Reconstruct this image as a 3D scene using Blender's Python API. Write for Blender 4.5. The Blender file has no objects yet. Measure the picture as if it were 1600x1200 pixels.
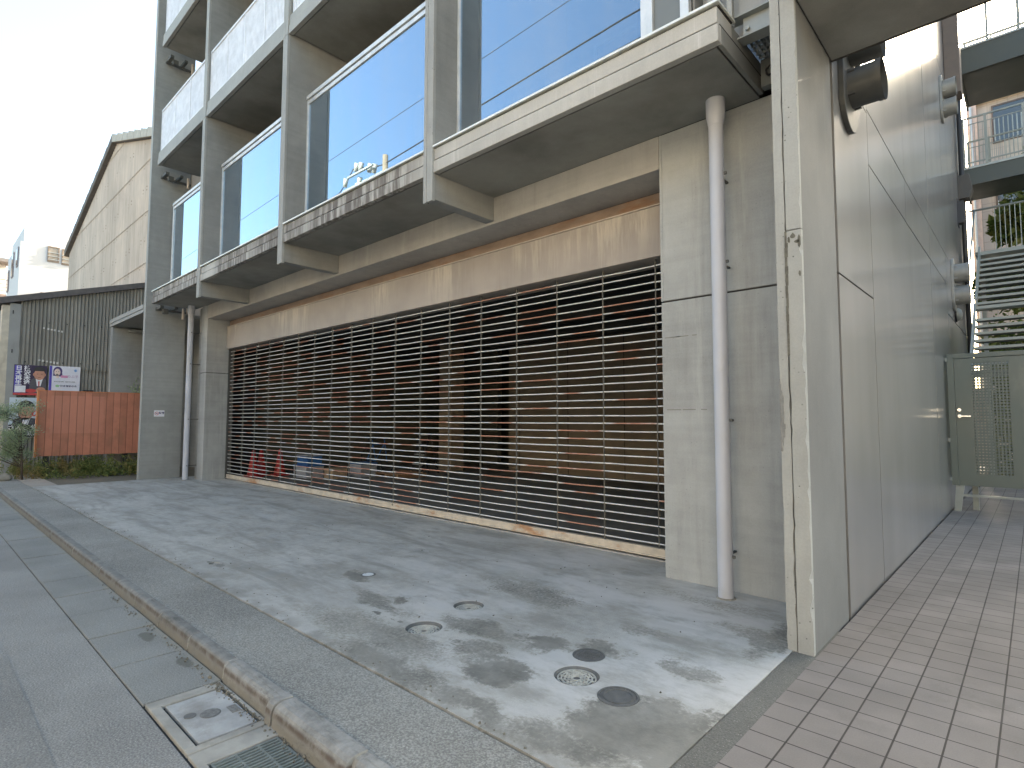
import bpy, bmesh, math, random
from mathutils import Vector, Matrix
R = math.radians
rnd = random.Random(7)
S = bpy.context.scene
COL = S.collection
ORG = {}                                  # world origin of every object that can be a parent

# ------------------------------------------------------------------ nodes
class NT:
    def __init__(s, name):
        s.m = bpy.data.materials.new(name); s.m.use_nodes = True
        s.t = s.m.node_tree; s.n = s.t.nodes
        s.bsdf = s.n['Principled BSDF']; s.out = s.n['Material Output']
        s._pos = None
    def new(s, ty, **kw):
        n = s.n.new(ty)
        for k, v in kw.items(): setattr(n, k, v)
        return n
    def set(s, sock, v):
        if isinstance(v, bpy.types.NodeSocket): s.t.links.new(v, sock)
        elif isinstance(v, (tuple, list)):
            sock.default_value = tuple(v) + (1,) if (len(v) == 3 and sock.type == 'RGBA') else tuple(v)
        else: sock.default_value = v
    @property
    def pos(s):
        if s._pos is None: s._pos = s.new('ShaderNodeNewGeometry').outputs['Position']
        return s._pos
    def xyz(s, v=None):
        n = s.new('ShaderNodeSeparateXYZ'); s.set(n.inputs[0], v or s.pos); return n.outputs
    def comb(s, x, y, z):
        n = s.new('ShaderNodeCombineXYZ')
        for i, v in enumerate((x, y, z)): s.set(n.inputs[i], v)
        return n.outputs[0]
    def map(s, scale=(1, 1, 1), loc=(0, 0, 0), v=None):
        n = s.new('ShaderNodeMapping'); s.set(n.inputs[0], v or s.pos)
        n.inputs['Scale'].default_value = scale; n.inputs['Location'].default_value = loc
        return n.outputs[0]
    def noise(s, scale=1, detail=4, rough=.55, v=None, dist=0):
        n = s.new('ShaderNodeTexNoise'); s.set(n.inputs['Vector'], v or s.pos)
        n.inputs['Scale'].default_value = scale; n.inputs['Detail'].default_value = detail
        n.inputs['Roughness'].default_value = rough; n.inputs['Distortion'].default_value = dist
        return n.outputs['Fac']
    def white(s, v):
        n = s.new('ShaderNodeTexWhiteNoise'); s.set(n.inputs['Vector'], v); return n.outputs['Value']
    def voro(s, scale, v=None, feature='F1'):
        n = s.new('ShaderNodeTexVoronoi', feature=feature); s.set(n.inputs['Vector'], v or s.pos)
        n.inputs['Scale'].default_value = scale; return n.outputs['Distance']
    def math(s, op, a, b=0.0, c=None):
        n = s.new('ShaderNodeMath', operation=op); s.set(n.inputs[0], a); s.set(n.inputs[1], b)
        if c is not None: s.set(n.inputs[2], c)
        return n.outputs[0]
    def rng(s, v, a, b, c=0.0, d=1.0, smooth=True):
        n = s.new('ShaderNodeMapRange'); n.interpolation_type = 'SMOOTHSTEP' if smooth else 'LINEAR'
        s.set(n.inputs['Value'], v)
        for k, x in zip(('From Min', 'From Max', 'To Min', 'To Max'), (a, b, c, d)): s.set(n.inputs[k], x)
        return n.outputs['Result']
    def mix(s, a, b, f, bt='MIX'):
        n = s.new('ShaderNodeMix', data_type='RGBA', blend_type=bt)
        s.set(n.inputs['Factor'], f); s.set(n.inputs[6], a); s.set(n.inputs[7], b)
        return n.outputs[2]
    def mul(s, col, f):
        n = s.new('ShaderNodeVectorMath', operation='SCALE'); s.set(n.inputs[0], col); s.set(n.inputs['Scale'], f)
        return n.outputs[0]
    def bump(s, h, strength=.3, dist=.01):
        n = s.new('ShaderNodeBump'); n.inputs['Strength'].default_value = strength
        n.inputs['Distance'].default_value = dist; s.set(n.inputs['Height'], h)
        s.t.links.new(n.outputs[0], s.bsdf.inputs['Normal'])
    def done(s, col=None, rough=None, metal=None, spec=None):
        b = s.bsdf.inputs
        if col is not None: s.set(b['Base Color'], col)
        if rough is not None: s.set(b['Roughness'], rough)
        if metal is not None: s.set(b['Metallic'], metal)
        if spec is not None: s.set(b['Specular IOR Level'], spec)
        return s.m

def rgb(t, c):
    n = t.new('ShaderNodeRGB'); n.outputs[0].default_value = (*c, 1); return n.outputs[0]

def plain(name, c, rough=.6, metal=0, var=.12, scale=6, spec=.5, dirt=None, bump=0):
    t = NT(name); a = t.noise(scale, 5)
    col = t.mul(rgb(t, c), t.rng(a, .25, .75, 1 - var, 1 + var))
    if dirt:
        d = t.noise(3.1, 6, .65, t.map((1, 1, .35)))
        col = t.mix(col, dirt, t.rng(d, .52, .72, 0, .55))
    if bump: t.bump(t.noise(scale * 12, 3), bump, .004)
    return t.done(col, t.rng(a, .2, .8, max(.02, rough - .08), rough + .08), metal, spec)

def concrete(name, c, var=.14, streak=.25, sc=(.12, .115, .10), pits=.0, rough=.82, light=0, formlines=.6, warm=0):
    """fair-faced concrete: clouds, board lines, pour bands, run-off streaks, pits"""
    t = NT(name)
    big = t.noise(.75, 5, .6); mid = t.noise(5, 6, .6); fine = t.noise(70, 3, .6)
    f = t.math('ADD', t.rng(big, .28, .72, 1 - var, 1 + var), t.rng(mid, .25, .75, -.07, .07))
    f = t.math('ADD', f, t.rng(fine, .3, .7, -.035, .035))
    if formlines:
        ln = t.noise(1, 2, .5, t.map((.5, .5, 16)))
        f = t.math('ADD', f, t.rng(ln, .35, .65, -.05 * formlines, .05 * formlines))
    col = t.mul(rgb(t, c), f)
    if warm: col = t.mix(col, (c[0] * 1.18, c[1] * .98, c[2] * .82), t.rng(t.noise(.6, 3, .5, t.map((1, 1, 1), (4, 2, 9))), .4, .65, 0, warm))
    if streak:
        s1 = t.noise(1, 5, .65, t.map((7, 7, .45)))
        col = t.mix(col, sc, t.rng(s1, .5, .8, 0, streak))
    if light:
        s2 = t.noise(1, 5, .7, t.map((9, 9, .8), (3, 7, 2)))
        col = t.mix(col, (min(1, c[0] * 1.5), min(1, c[1] * 1.47), min(1, c[2] * 1.4)), t.rng(s2, .52, .75, 0, light))
    if pits:
        v = t.voro(26); w = t.noise(4, 3)
        p = t.math('MULTIPLY', t.rng(v, .10, .16, 1, 0), t.rng(w, .5, .62))
        col = t.mix(col, (.07, .07, .065), t.math('MULTIPLY', p, pits))
    t.bump(t.math('ADD', fine, t.math('MULTIPLY', mid, .6)), .22, .004)
    return t.done(col, t.rng(mid, .3, .7, rough - .1, rough + .08))

M = {}
M['conc'] = concrete('fair_faced_concrete', (.345, .358, .352), streak=.3, light=.3, warm=.06, pits=.25)
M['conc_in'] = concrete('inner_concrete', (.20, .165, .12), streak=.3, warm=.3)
M['conc_soffit'] = concrete('soffit_concrete', (.235, .238, .22), var=.3, streak=0, formlines=False, warm=.15)  # darker copy of the wall concrete; soffit shade put into the colour
M['conc_beam'] = concrete('beam_concrete', (.36, .352, .33), streak=.25, light=.35, warm=.2)  # warm tint puts some bounced light into the beam colour
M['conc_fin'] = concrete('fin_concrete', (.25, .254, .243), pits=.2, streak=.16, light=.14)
M['edge'] = concrete('fin_edge_concrete', (.31, .315, .298), var=.08, streak=.14, pits=.9, formlines=False)
M['fin_l'] = concrete('left_fin_concrete', (.285, .29, .275), streak=.1, light=.1)

def slab_edge():
    t = NT('slab_edge_concrete')
    x, y, z = t.xyz()
    f = t.math('ADD', t.rng(t.noise(.9, 5), .3, .7, .88, 1.1), t.rng(t.noise(60, 3), .3, .7, -.04, .04))
    col = t.mul(rgb(t, (.44, .43, .395)), f)
    run = t.noise(1, 6, .7, t.map((13, 13, 1.1)))                    # black algae run-off below the cap, in ragged patches
    patch = t.noise(.55, 3, .6, t.map((1, 0, 0), (2.3, 0, 0)))
    m = t.math('MULTIPLY', t.rng(run, .36, .56), t.rng(patch, .36, .52))
    m = t.math('MULTIPLY', m, t.rng(x, -5.3, -4.7, .85, .10))
    col = t.mix(col, (.085, .07, .06), m)
    pale = t.noise(1, 4, .7, t.map((16, 16, .6), (5, 1, 2)))
    col = t.mix(col, (.62, .61, .58), t.rng(pale, .58, .74, 0, .5))
    t.bump(t.noise(60, 3), .2, .004)
    return t.done(col, .85)
M['slab_edge'] = slab_edge()

def side_panel():
    """resin-sealed wall panels: vertical wiping marks, mirror-like at a flat angle"""
    t = NT('sealed_wall_panel')
    x, y, z = t.xyz()
    a = t.noise(.5, 3); b = t.noise(1, 2, .5, t.map((2.2, 2.2, .3)))
    cel = t.white(t.comb(t.math('FLOOR', t.math('DIVIDE', t.math('SUBTRACT', y, 6.3), 2.2)), t.math('FLOOR', t.math('DIVIDE', z, 4.0)), 0.0))
    f = t.math('ADD', t.rng(a, .3, .7, .86, 1.08), t.rng(b, .3, .7, -.07, .07))
    f = t.math('ADD', f, t.math('MULTIPLY', cel, .08))
    col = t.mul(rgb(t, (.215, .215, .215)), f)
    t.bsdf.inputs['Coat Weight'].default_value = 1; t.bsdf.inputs['Coat Roughness'].default_value = .17
    return t.done(col, .36, .25, .6)
M['panel'] = side_panel()
M['groove'] = plain('joint_shadow_sealant', (.035, .033, .03), .9)
M['void'] = plain('dark_recess_fill', (.02, .02, .02), .9)

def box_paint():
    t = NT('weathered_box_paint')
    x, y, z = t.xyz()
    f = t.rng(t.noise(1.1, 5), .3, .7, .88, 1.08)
    col = t.mul(rgb(t, (.36, .322, .29)), f)  # beige base also holds part of the warm bounced light
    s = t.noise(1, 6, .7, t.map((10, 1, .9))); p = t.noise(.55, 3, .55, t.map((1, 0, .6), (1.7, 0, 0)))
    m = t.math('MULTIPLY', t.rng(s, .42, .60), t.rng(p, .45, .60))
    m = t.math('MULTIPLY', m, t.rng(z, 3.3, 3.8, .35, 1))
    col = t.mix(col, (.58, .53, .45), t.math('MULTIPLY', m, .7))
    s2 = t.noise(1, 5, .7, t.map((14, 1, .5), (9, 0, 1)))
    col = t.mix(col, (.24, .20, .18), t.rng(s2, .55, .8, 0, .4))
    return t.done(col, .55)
M['box'] = box_paint()
def rust_strip():
    t = NT('rust_stained_strip')
    a = t.noise(2, 6, .7, t.map((1, 1, 3)))
    return t.done(t.mix(t.mul(rgb(t, (.34, .25, .185)), t.rng(a, .3, .7, .8, 1.15)), (.33, .15, .06), t.rng(t.noise(1.3, 6, .7, t.map((1, 1, 4), (2, 2, 2))), .5, .72, 0, .75)), .75)
M['ruststrip'] = rust_strip()

PITCH_X, PITCH_Z, SLX, SLZ = .695, .0925, -3.03, .165
def slat_mat():
    """galvanised grille bars; single bar sleeves between the straps have rusted orange"""
    t = NT('grille_bar_steel')
    x, y, z = t.xyz()
    u = t.math('DIVIDE', t.math('SUBTRACT', x, SLX), PITCH_X)
    row = t.math('FLOOR', t.math('DIVIDE', t.math('SUBTRACT', z, SLZ - PITCH_Z / 2), PITCH_Z))
    seg = t.math('FLOOR', u); fr = t.math('FRACT', u)
    w1 = t.white(t.comb(seg, row, 3.0)); w2 = t.white(t.comb(seg, row, 8.0)); w3 = t.white(t.comb(seg, row, 5.5))
    on = t.math('LESS_THAN', w1, .36)
    cen = t.math('ADD', .3, t.math('MULTIPLY', w2, .4)); half = t.math('ADD', .18, t.math('MULTIPLY', w3, .38))
    d = t.math('ABSOLUTE', t.math('SUBTRACT', fr, cen))
    m = t.rng(t.math('SUBTRACT', half, d), -.06, .10)
    m = t.math('MULTIPLY', m, on)
    n = t.noise(9, 5, .7)
    m = t.math('MULTIPLY', m, t.rng(n, .25, .5, .45, 1))
    col = t.mix(t.mul(rgb(t, (.74, .735, .69)), t.rng(n, .3, .7, .85, 1.1)), (.42, .21, .14), m)
    return t.done(col, t.math('ADD', .34, t.math('MULTIPLY', m, .3)), t.math('SUBTRACT', .35, t.math('MULTIPLY', m, .35)))
M['slat'] = slat_mat()
M['strap'] = plain('grille_strap_steel', (.15, .145, .125), .6, .2)
def rail_mat():
    t = NT('rusty_bottom_rail')
    n = t.noise(1.3, 6, .75, t.map((1, 1, 2)))
    col = t.mix(t.mul(rgb(t, (.56, .49, .39)), t.rng(t.noise(8, 5), .3, .7, .85, 1.1)), (.42, .20, .08), t.rng(n, .50, .66, 0, .85))
    col = t.mix(col, (.06, .05, .045), t.rng(t.voro(3.1), .05, .09, .8, 0))
    return t.done(col, .55, .1)
M['brail'] = rail_mat()

def asphalt(name, c, spk=.5, sc=160, patch=.16, stain=None):
    t = NT(name)
    f = t.rng(t.noise(.8, 6, .6), .3, .7, 1 - patch, 1 + patch)
    v = t.voro(sc); g = t.noise(sc * 1.4, 2)
    f = t.math('ADD', f, t.rng(g, .3, .75, -.28 * spk, .32 * spk))
    col = t.mul(rgb(t, c), f)
    sp = t.math('MULTIPLY', t.rng(v, .10, .22, 1, 0), t.rng(t.noise(sc * .4, 2), .52, .62))
    col = t.mix(col, (.52, .51, .48), t.math('MULTIPLY', sp, min(1, spk)))
    if stain: col = t.mix(col, stain, t.rng(t.noise(2.3, 6, .7, t.map((1, 1, 1), (3, 1, 0))), .52, .75, 0, .5))
    t.bump(t.math('ADD', v, g), .45, .006)
    return t.done(col, .88)
M['road'] = asphalt('road_asphalt', (.235, .232, .215), 1.0, 75)
M['roadpatch'] = asphalt('patched_asphalt', (.20, .198, .183), .9, 80)
M['walk'] = asphalt('pavement_asphalt', (.24, .236, .212), 1.2, 70, stain=(.18, .178, .158))
M['darkstrip'] = asphalt('dark_joint_strip', (.125, .123, .108), .8, 90, stain=(.17, .167, .147))
M['gutter'] = asphalt('gutter_concrete', (.22, .222, .205), .7, 80, .16, stain=(.19, .19, .165))
def gut():
    m = M['gutter']; t = NT('tmp'); bpy.data.materials.remove(t.m); t.m = m; t.t = m.node_tree; t.n = t.t.nodes; t.bsdf = t.n['Principled BSDF']; t._pos = None
    old = t.bsdf.inputs['Base Color'].links[0].from_socket; x, y, z = t.xyz(); col = old
    for sx, sy, rx, ry in ((-4.87, 1.29, .13, .045), (-4.17, 1.33, .10, .045)):
        dx = t.math('MULTIPLY', t.math('SUBTRACT', x, sx), 1 / rx); dy = t.math('MULTIPLY', t.math('SUBTRACT', y, sy), 1 / ry)
        d = t.math('ADD', t.math('MULTIPLY', dx, dx), t.math('MULTIPLY', dy, dy)); d = t.math('ADD', d, t.rng(t.noise(14, 4), .3, .7, -.3, .3))
        col = t.mix(col, (.11, .108, .088), t.rng(d, .5, 1.2, .8, 0))
    e = t.math('MULTIPLY', t.rng(y, 1.33, 1.40), t.rng(t.noise(5, 6, .7), .35, .6))
    col = t.mix(col, (.30, .275, .20), t.math('MULTIPLY', e, .55))
    t.set(t.bsdf.inputs['Base Color'], col)
gut()
M['ground'] = asphalt('far_ground', (.22, .21, .19), .3, 20)
def curb_mat():
    t = NT('kerb_stone'); x, y, z = t.xyz()
    cell = t.white(t.comb(t.math('FLOOR', t.math('DIVIDE', t.math('ADD', x, 3.7), .66)), 2.0, 0.0))
    c = t.mix((.185, .184, .17), (.265, .262, .243), t.rng(x, -3.72, -3.66))
    f = t.math('ADD', t.rng(t.noise(9, 8, .75), .3, .7, .72, 1.2), t.math('MULTIPLY', t.math('SUBTRACT', cell, .5), .22))
    col = t.mul(c, f)
    low = t.rng(z, -.075, -.03, 1, 0)
    col = t.mix(col, (.185, .172, .142), t.math('MULTIPLY', low, t.rng(t.noise(9, 5, .7, t.map((1, 1, .3))), .3, .6, .45, .9)))
    band = t.math('MULTIPLY', t.rng(z, -.055, -.03), t.rng(z, -.022, -.008, 1, 0))
    col = t.mix(col, (.095, .07, .055), t.math('MULTIPLY', band, t.rng(t.noise(7, 7, .75, t.map((1, 1, .4), (2, 2, 2))), .36, .58, .1, .85)))
    col = t.mix(col, (.07, .07, .06), t.rng(t.noise(5, 8, .75, t.map((.6, 2, 2), (7, 0, 0))), .53, .70, 0, .75))
    t.bump(t.noise(60, 4), .35, .006)
    return t.done(col, .9)
M['curb'] = curb_mat()

STAINS = [(-3.76, 2.56, .055, .022, 1.2), (-3.6, 2.61, .04, .02, 1.2), (-3.02, 2.16, .07, .05, 1.1), (-6.35, 2.27, .12, .045, 1.4), (-3.9, 2.9, .1, .05, .7), (-1.5, 2.5, .30, .26, 1), (-1.42, 2.72, .2, .16, .8), (-2.42, 2.47, .24, .15, .9), (-2.5, 3.0, .17, .12, .8), (-2.15, 3.2, .2, .09, .7), (-1.6, 3.28, .16, .11, .6), (-2.24, 2.1, .3, .1, .7),
          (-1.62, 2.14, .32, .13, .7), (-1.25, 2.45, .06, .4, .9), (-4.05, 2.73, .4, .1, .6), (-3.3, 2.35, .5, .16, .6), (-3.0, 2.9, .35, .1, .65), (-3.05, 2.1, .5, .14, .7), (-2.07, 3.65, .2, .1, .45),
          (-1.5, 4.12, .25, .08, .5), (-3.3, 3.8, .5, .22, .55), (-1.38, 4.2, .1, .5, .6), (-4.85, 3.02, .22, .10, .8), (-3.8, 2.3, .5, .2, .45), (-2.75, 2.62, .2, .12, .6), (-2.0, 4.6, .5, .12, .35)]
def apron_mat():
    t = NT('apron_concrete'); x, y, z = t.xyz()
    wx = t.math('ADD', x, t.rng(t.noise(3, 7, .62), .2, .8, -.2, .2, False)); wy = t.math('ADD', y, t.rng(t.noise(3.2, 7, .62, t.map((1, 1, 1), (9, 4, 0))), .2, .8, -.16, .16, False))
    tot = None
    for sx, sy, rx, ry, k in STAINS:
        dx = t.math('MULTIPLY', t.math('SUBTRACT', wx, sx), 1 / rx); dy = t.math('MULTIPLY', t.math('SUBTRACT', wy, sy), 1 / ry)
        d = t.math('ADD', t.math('MULTIPLY', dx, dx), t.math('MULTIPLY', dy, dy))
        e = t.rng(d, .0, 2.3, k, 0)
        tot = e if tot is None else t.math('MAXIMUM', tot, e)
    base = (.375, .368, .335)
    f = t.math('ADD', t.rng(t.noise(.7, 6, .65), .3, .7, .84, 1.14), t.rng(t.noise(110, 3, .7), .3, .7, -.14, .14))
    f = t.math('ADD', f, t.rng(t.noise(11, 7, .72), .3, .7, -.13, .13))
    col = t.mul(rgb(t, base), f)
    # worn pale laitance towards the near end, rubbed tracks across the drive
    near = t.rng(x, -6.5, -2.5, .15, .9)
    pale = t.rng(t.noise(.9, 7, .58, t.map((1, 1.3, 1), (2.2, 5, 0))), .34, .60)
    col = t.mix(col, (.49, .485, .465), t.math('MULTIPLY', pale, near))
    trk = t.noise(1, 5, .6, t.map((.45, 2.6, 1)), 1.2)
    col = t.mix(col, (.215, .21, .185), t.math('MULTIPLY', t.rng(trk, .44, .66, 0, .7), t.rng(x, -5.5, -3.5, 1, .3)))
    col = t.mix(col, (.23, .222, .19), t.rng(t.noise(2.4, 7, .72, t.map((.7, 1.4, 1), (1, 8, 0))), .44, .68, 0, .7))
    col = t.mix(col, (.47, .465, .435), t.math('MULTIPLY', t.rng(t.noise(1.0, 6, .66, t.map((.8, 1.5, 1), (7.4, 2, 0))), .54, .66, 0, .55), t.rng(x, -9, -6, .6, .5)))
    spk = t.rng(t.noise(38, 5, .75), .3, .7, -.22, .22); fringe = t.rng(t.math('ADD', tot, spk), .08, .5); core = t.rng(t.math('ADD', tot, spk), .2, .75)
    col = t.mix(col, (.31, .295, .245), t.math('MULTIPLY', fringe, .55))
    col = t.mix(col, (.118, .116, .102), t.math('MULTIPLY', core, t.rng(t.noise(2.6, 5, .7, t.map((1, 1, 1), (6, 6, 0))), .3, .65, .95, .5)))
    edge = t.math('MULTIPLY', t.rng(y, 2.0, 2.14, 1, 0), t.rng(t.noise(3, 5), .4, .55))
    col = t.mix(col, (.21, .203, .175), t.math('MULTIPLY', edge, .6))
    t.bump(t.math('ADD', t.noise(90, 4), t.noise(12, 4)), .3, .005)
    return t.done(col, t.rng(t.noise(3, 4), .3, .7, .62, .85))
M['apron'] = apron_mat()
def tile_mat():
    t = NT('paving_tile')
    b = t.new('ShaderNodeTexBrick'); b.offset = 0; b.squash = 1
    t.set(b.inputs['Vector'], t.map((1, 1, 1), (.92, -2.87, 0)))
    b.inputs['Scale'].default_value = 1; b.inputs['Mortar Size'].default_value = .0046; b.inputs['Mortar Smooth'].default_value = .25
    b.inputs['Brick Width'].default_value = .1825; b.inputs['Row Height'].default_value = .1825
    b.inputs['Color1'].default_value = (.186, .169, .153, 1); b.inputs['Color2'].default_value = (.206, .187, .170, 1); b.inputs['Mortar'].default_value = (.045, .04, .036, 1)
    f = t.math('ADD', t.rng(t.noise(1.2, 5), .3, .7, .86, 1.1), t.rng(t.noise(140, 2), .3, .7, -.06, .06))
    col = t.mul(b.outputs['Color'], f)
    col = t.mix(col, (.10, .092, .08), t.rng(t.noise(1.7, 7, .75), .5, .75, 0, .5))
    col = t.mix(col, (.26, .245, .225), t.rng(t.voro(7), .02, .05, .5, 0))
    t.bump(t.math('SUBTRACT', 1, b.outputs['Fac']), .5, .004)
    return t.done(col, t.rng(t.noise(3, 4), .3, .7, .68, .85), 0, .35)
M['tile'] = tile_mat()
M['alu'] = plain('aluminium_frame', (.62, .63, .62), .42, .35)
M['capm'] = plain('slab_cap_metal', (.72, .72, .66), .4, .3)
M['balu'] = plain('white_baluster_paint', (.70, .71, .74), .45)
def glass_mat():
    t = NT('mirror_tinted_glass')
    n = t.n; t.n.remove(t.bsdf)
    gl = t.new('ShaderNodeBsdfGlossy'); gl.inputs['Roughness'].default_value = .006; gl.inputs['Color'].default_value = (.62, .82, 1, 1)
    tr = t.new('ShaderNodeBsdfTransparent'); tr.inputs['Color'].default_value = (.34, .36, .35, 1)
    lw = t.new('ShaderNodeLayerWeight'); lw.inputs['Blend'].default_value = .5
    f = t.rng(lw.outputs['Facing'], .25, .85, .27, .88, False)
    t.set(gl.inputs['Color'], t.mix((.58, .79, 1), (.74, .88, 1), t.rng(lw.outputs['Facing'], .5, .85)))
    mx = t.new('ShaderNodeMixShader'); t.set(mx.inputs[0], f); t.t.links.new(tr.outputs[0], mx.inputs[1]); t.t.links.new(gl.outputs[0], mx.inputs[2])
    df = t.new('ShaderNodeBsdfDiffuse'); df.inputs['Color'].default_value = (.55, .56, .55, 1)
    sm_ = t.noise(1, 5, .6, t.map((2.5, 2.5, .5))); ms = t.new('ShaderNodeMixShader'); t.set(ms.inputs[0], t.rng(sm_, .3, .75, .05, .15))
    t.t.links.new(mx.outputs[0], ms.inputs[1]); t.t.links.new(df.outputs[0], ms.inputs[2])
    t.t.links.new(ms.outputs[0], t.out.inputs['Surface'])
    return t.m
M['glass'] = glass_mat()
M['darkglass'] = plain('dark_window_glass', (.03, .035, .04), .08, 0, .05, 2, .8)
M['pvc'] = plain('grey_pvc_pipe', (.47, .49, .54), .42, 0, .05, 3, dirt=(.36, .36, .35))
M['galv'] = plain('galvanised_steel', (.36, .38, .37), .5, .35, .12, 9, dirt=(.22, .22, .2))
M['steelg'] = plain('grey_green_steel_paint', (.092, .116, .106), .42, 0, .06, 2, dirt=(.14, .16, .15))
M['steell'] = plain('pale_steel_paint', (.25, .272, .255), .45, 0, .08, 3, dirt=(.3, .29, .26))
M['steeld'] = plain('dark_walkway_paint', (.055, .062, .055), .5, 0, .08, 3)
M['chrome'] = plain('polished_handle_metal', (.72, .71, .68), .22, .9)
M['black'] = plain('black_paint', (.02, .02, .022), .55)
M['iron'] = plain('cast_iron_lid', (.12, .122, .118), .6, .1, .2, 22, dirt=(.13, .125, .11), bump=.4)
M['ironpale'] = plain('worn_pale_iron', (.52, .52, .47), .55, .3, .2, 25, dirt=(.2, .19, .16), bump=.4)
M['white'] = plain('white_wall_paint', (.55, .55, .54), .7, 0, .03, 2)
M['cream'] = plain('cream_render', (.60, .52, .44), .8, 0, .06, 2)
M['brownw'] = plain('brown_balcony_paint', (.30, .22, .18), .7)
M['cone'] = plain('red_cone_plastic', (.36, .02, .016), .45, 0, .1, 5)
M['bluep'] = plain('blue_plastic', (.03, .11, .28), .5)
M['greyp'] = plain('grey_plastic', (.30, .31, .33), .5)
M['card'] = plain('cardboard', (.33, .24, .15), .85)
M['wood'] = plain('brown_wood', (.22, .13, .07), .7)
M['soil'] = asphalt('weedy_soil', (.14, .12, .085), .6, 40)
M['stone'] = plain('pale_boulder', (.26, .245, .21), .9, 0, .2, 5, bump=.5)
M['poleconc'] = plain('utility_pole_concrete', (.24, .18, .12), .8)
M['porc'] = plain('white_porcelain', (.40, .385, .34), .3)
M['wire'] = plain('black_cable', (.012, .012, .013), .6)
M['roofd'] = plain('dark_roof_sheet', (.11, .10, .095), .8, 0, .25, 5)
M['mesh_t'] = plain('trim_beige', (.55, .50, .40), .75, dirt=(.35, .3, .22))

def plank_mat():
    t = NT('orange_plank_paint'); x, y, z = t.xyz()
    u = t.math('DIVIDE', t.math('SUBTRACT', y, 2.35), .163); fr = t.math('FRACT', u)
    cell = t.white(t.comb(t.math('FLOOR', u), 4.0, 1.0))
    col = t.mul(rgb(t, (.52, .205, .125)), t.math('ADD', t.rng(cell, 0, 1, .86, 1.1), t.rng(t.noise(3, 6, .65), .3, .7, -.10, .10)))
    col = t.mix(col, (.33, .155, .09), t.rng(t.noise(1.2, 6, .7, t.map((1, 1.6, .8), (0, 3, 0))), .48, .68, 0, .6))
    pat = t.math('MULTIPLY', t.rng(y, 2.58, 2.62), t.math('MULTIPLY', t.rng(y, 3.72, 3.8, 1, 0), t.math('MULTIPLY', t.rng(z, 1.10, 1.14), t.rng(z, 2.1, 2.14, 1, 0))))
    col = t.mix(col, (.60, .25, .165), t.math('MULTIPLY', pat, .55))
    gap = t.math('MAXIMUM', t.rng(fr, 0, .045, 1, 0), t.rng(fr, .955, 1, 0, 1))
    col = t.mix(col, (.05, .02, .015), t.math('MULTIPLY', gap, .9))
    t.bump(t.math('SUBTRACT', 1, gap), .6, .01)
    return t.done(col, .6)
M['plank'] = plank_mat()
M['plankedge'] = plain('orange_frame_paint', (.62, .22, .08), .55)
def sheet(name, c, c2, sc=1.0, nails=False):
    t = NT(name)
    n = t.noise(1.1 * sc, 6, .65, t.map((1, 1, .5))); s = t.noise(1, 5, .65, t.map((4, 4, .3)))
    col = t.mul(rgb(t, c), t.math('ADD', t.rng(n, .3, .7, .85, 1.12), t.rng(s, .3, .7, -.1, .1)))
    col = t.mix(col, c2, t.rng(t.noise(.9, 6, .7, t.map((1, 1, .6), (2, 8, 1))), .5, .72, 0, .45))
    if nails:                                                         # paired rusty fixings along every lap
        x, y, z = t.xyz()
        jx = t.math('MULTIPLY', t.math('SUBTRACT', t.math('FRACT', t.math('DIVIDE', x, .55)), .5), .55)
        best = None
        for off in (4.3, 4.44):
            jz = t.math('MULTIPLY', t.math('SUBTRACT', t.math('FRACT', t.math('DIVIDE', t.math('SUBTRACT', z, off - .51), 1.02)), .5), 1.02)
            d = t.math('SQRT', t.math('ADD', t.math('MULTIPLY', jx, jx), t.math('MULTIPLY', jz, jz)))
            e = t.rng(d, .022, .034, 1, 0); best = e if best is None else t.math('MAXIMUM', best, e)
        col = t.mix(col, (.17, .115, .085), t.math('MULTIPLY', best, t.rng(t.noise(3, 2), .35, .6, .2, .9)))
    return t.done(col, .85)
M['corr'] = sheet('grey_corrugated_sheet', (.285, .272, .24), (.19, .183, .165))
M['gable'] = sheet('beige_corrugated_sheet', (.50, .415, .335), (.36, .29, .23), .5, True)
M['pinkwall'] = None
def pink():
    t = NT('pink_tile_wall')
    b = t.new('ShaderNodeTexBrick'); b.offset = 0
    x, y, z = t.xyz(); t.set(b.inputs['Vector'], t.comb(t.math('ADD', x, t.math('MULTIPLY', y, 1.0)), z, 0.0))
    b.inputs['Scale'].default_value = 1; b.inputs['Mortar Size'].default_value = .012; b.inputs['Brick Width'].default_value = .3; b.inputs['Row Height'].default_value = .3
    b.inputs['Color1'].default_value = (.47, .39, .335, 1); b.inputs['Color2'].default_value = (.50, .42, .365, 1); b.inputs['Mortar'].default_value = (.38, .315, .27, 1)
    return t.done(b.outputs['Color'], .7)
M['pinkwall'] = pink()
def leafm(name, a, b, c):
    t = NT(name)
    oi = t.new('ShaderNodeNewGeometry').outputs['Random Per Island']
    n = t.noise(1.6, 3)
    col = t.mix(a, b, t.rng(oi, .1, .9)); col = t.mix(col, c, t.math('MULTIPLY', t.rng(n, .5, .68), .7))
    t.bsdf.inputs['Transmission Weight'].default_value = 0
    tl = t.new('ShaderNodeBsdfTranslucent'); t.set(tl.inputs['Color'], col)
    mx = t.new('ShaderNodeMixShader'); mx.inputs[0].default_value = .3
    t.done(col, .6, 0, .3)
    t.t.links.new(t.bsdf.outputs[0], mx.inputs[1]); t.t.links.new(tl.outputs[0], mx.inputs[2]); t.t.links.new(mx.outputs[0], t.out.inputs['Surface'])
    return t.m
M['leaf_weed'] = leafm('weed_leaves', (.10, .15, .04), (.26, .28, .09), (.36, .24, .10))
M['leaf_shrub'] = leafm('shrub_leaves', (.24, .32, .19), (.40, .47, .30), (.27, .32, .15))
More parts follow.
